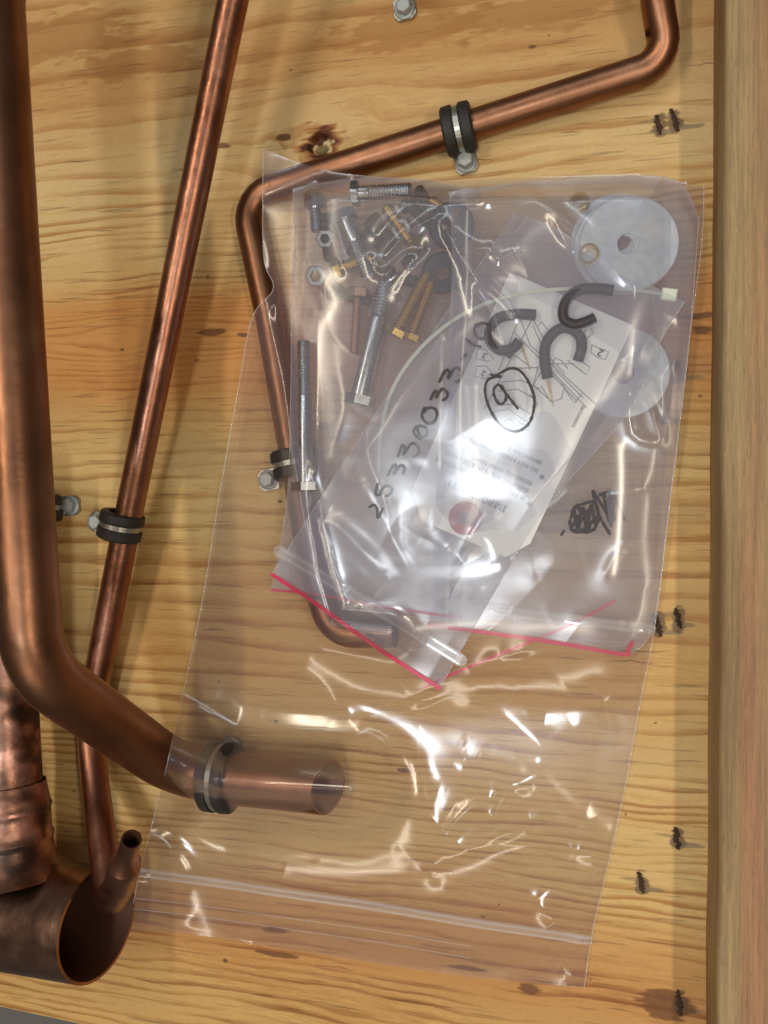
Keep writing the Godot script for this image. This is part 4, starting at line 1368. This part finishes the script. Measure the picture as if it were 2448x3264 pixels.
func outer_creases() -> Array:
	return [
		[[740, 2020, 850, 2062, 980, 2140, 1070, 2215, 1130, 2290, 1190, 2362], 13, 0.0016],
		[[1190, 2360, 1250, 2430, 1292, 2500], 12, 0.0009],
		[[1480, 2216, 1580, 2264, 1650, 2310, 1722, 2362, 1780, 2340, 1842, 2312], 15, 0.0014],
		[[1890, 2196, 1930, 2270, 1962, 2390], 8, 0.0008],
		[[1450, 2436, 1520, 2474, 1600, 2480, 1660, 2488, 1710, 2472, 1760, 2520, 1830, 2584, 1940, 2664], 14, 0.0020],
		[[1392, 2784, 1404, 2710, 1440, 2630, 1500, 2564, 1562, 2536], 9, 0.0012],
		[[1562, 2540, 1570, 2596, 1604, 2550, 1640, 2500], 9, 0.0012],
		[[1396, 2738, 1500, 2694, 1600, 2646, 1704, 2612], 12, 0.0016],
		[[1826, 2706, 1890, 2718, 1920, 2700, 1948, 2660], 9, 0.0014],
		[[1250, 2480, 1260, 2600, 1262, 2800], 18, 0.0007],
		[[1300, 2490, 1340, 2600, 1380, 2780], 20, 0.0008],
		[[756, 1416, 778, 1490, 770, 1570, 752, 1650, 762, 1726, 830, 1740], 12, 0.0016],
		[[772, 1420, 822, 1460, 828, 1560, 850, 1640, 902, 1704], 12, 0.0014],
		[[830, 1072, 848, 1140, 900, 1220, 926, 1300], 14, 0.0024],
		[[826, 1180, 880, 1260, 920, 1330], 12, 0.0016],
		[[872, 880, 900, 930, 850, 1000, 800, 1040], 10, 0.0014],
		[[882, 540, 930, 592, 1000, 690], 14, 0.0014],
		[[1050, 650, 1052, 720, 1074, 800, 1110, 868], 10, 0.0020],
		[[1050, 640, 1160, 634, 1260, 628, 1320, 652], 20, 0.0014],
		[[1182, 828, 1200, 868, 1226, 878, 1254, 860, 1290, 820, 1310, 812], 8, 0.0020],
		[[1200, 762, 1260, 700, 1318, 656], 12, 0.0014],
		[[1222, 826, 1300, 750, 1402, 682], 9, 0.0016],
		[[1370, 730, 1376, 800, 1340, 850, 1300, 890, 1270, 950], 16, 0.0022],
		[[1420, 730, 1440, 760, 1500, 790, 1550, 800], 9, 0.0016],
		[[1418, 720, 1460, 800, 1510, 870, 1580, 950, 1650, 1010], 10, 0.0022],
		[[1500, 880, 1510, 940, 1520, 1030], 14, 0.0014],
		[[1500, 660, 1620, 640, 1740, 690, 1860, 740], 22, 0.0018],
		[[1560, 790, 1590, 830, 1650, 800], 8, 0.0012],
		[[1760, 690, 1800, 760, 1840, 810], 10, 0.0012],
		[[1640, 600, 1760, 676, 1900, 800, 2000, 900, 2080, 930], 12, 0.0014],
		[[1520, 590, 1540, 640, 1570, 640, 1580, 610], 9, 0.0010],
		[[2010, 1250, 2018, 1380, 2106, 1410], 9, 0.0010], [[2050, 1240, 2070, 1320, 2104, 1408], 9, 0.0010],
		[[2190, 600, 2160, 640, 2200, 690], 9, 0.0012], [[2050, 985, 2110, 992, 2160, 1010, 2176, 1062], 9, 0.0010],
		[[1500, 1680, 1560, 1720, 1600, 1800], 26, 0.0016],
		[[580, 2958, 700, 2966, 780, 2986, 806, 3006], 9, 0.0012],
		[[1706, 2866, 1740, 2900, 1772, 2936], 10, 0.0012], [[1800, 3020, 1850, 2990, 1882, 2960], 9, 0.0012],
		[[1790, 3060, 1850, 3076], 10, 0.0010], [[1800, 3110, 1850, 3100], 10, 0.0010],
		[[600, 2020, 620, 2120, 640, 2200, 600, 2300], 18, 0.0020], [[560, 2330, 590, 2400, 580, 2500], 16, 0.0020],
		[[1350, 2200, 1370, 2250], 12, 0.0010], [[1650, 2080, 1660, 2130], 9, 0.0009], [[1500, 2150, 1560, 2110, 1600, 2110], 9, 0.0009],
		[[1350, 2600, 1500, 2640, 1700, 2560], 40, 0.0012], [[700, 2700, 900, 2660, 1200, 2700], 60, 0.0010], [[1000, 2960, 1300, 3030, 1700, 3070], 30, 0.0008]]
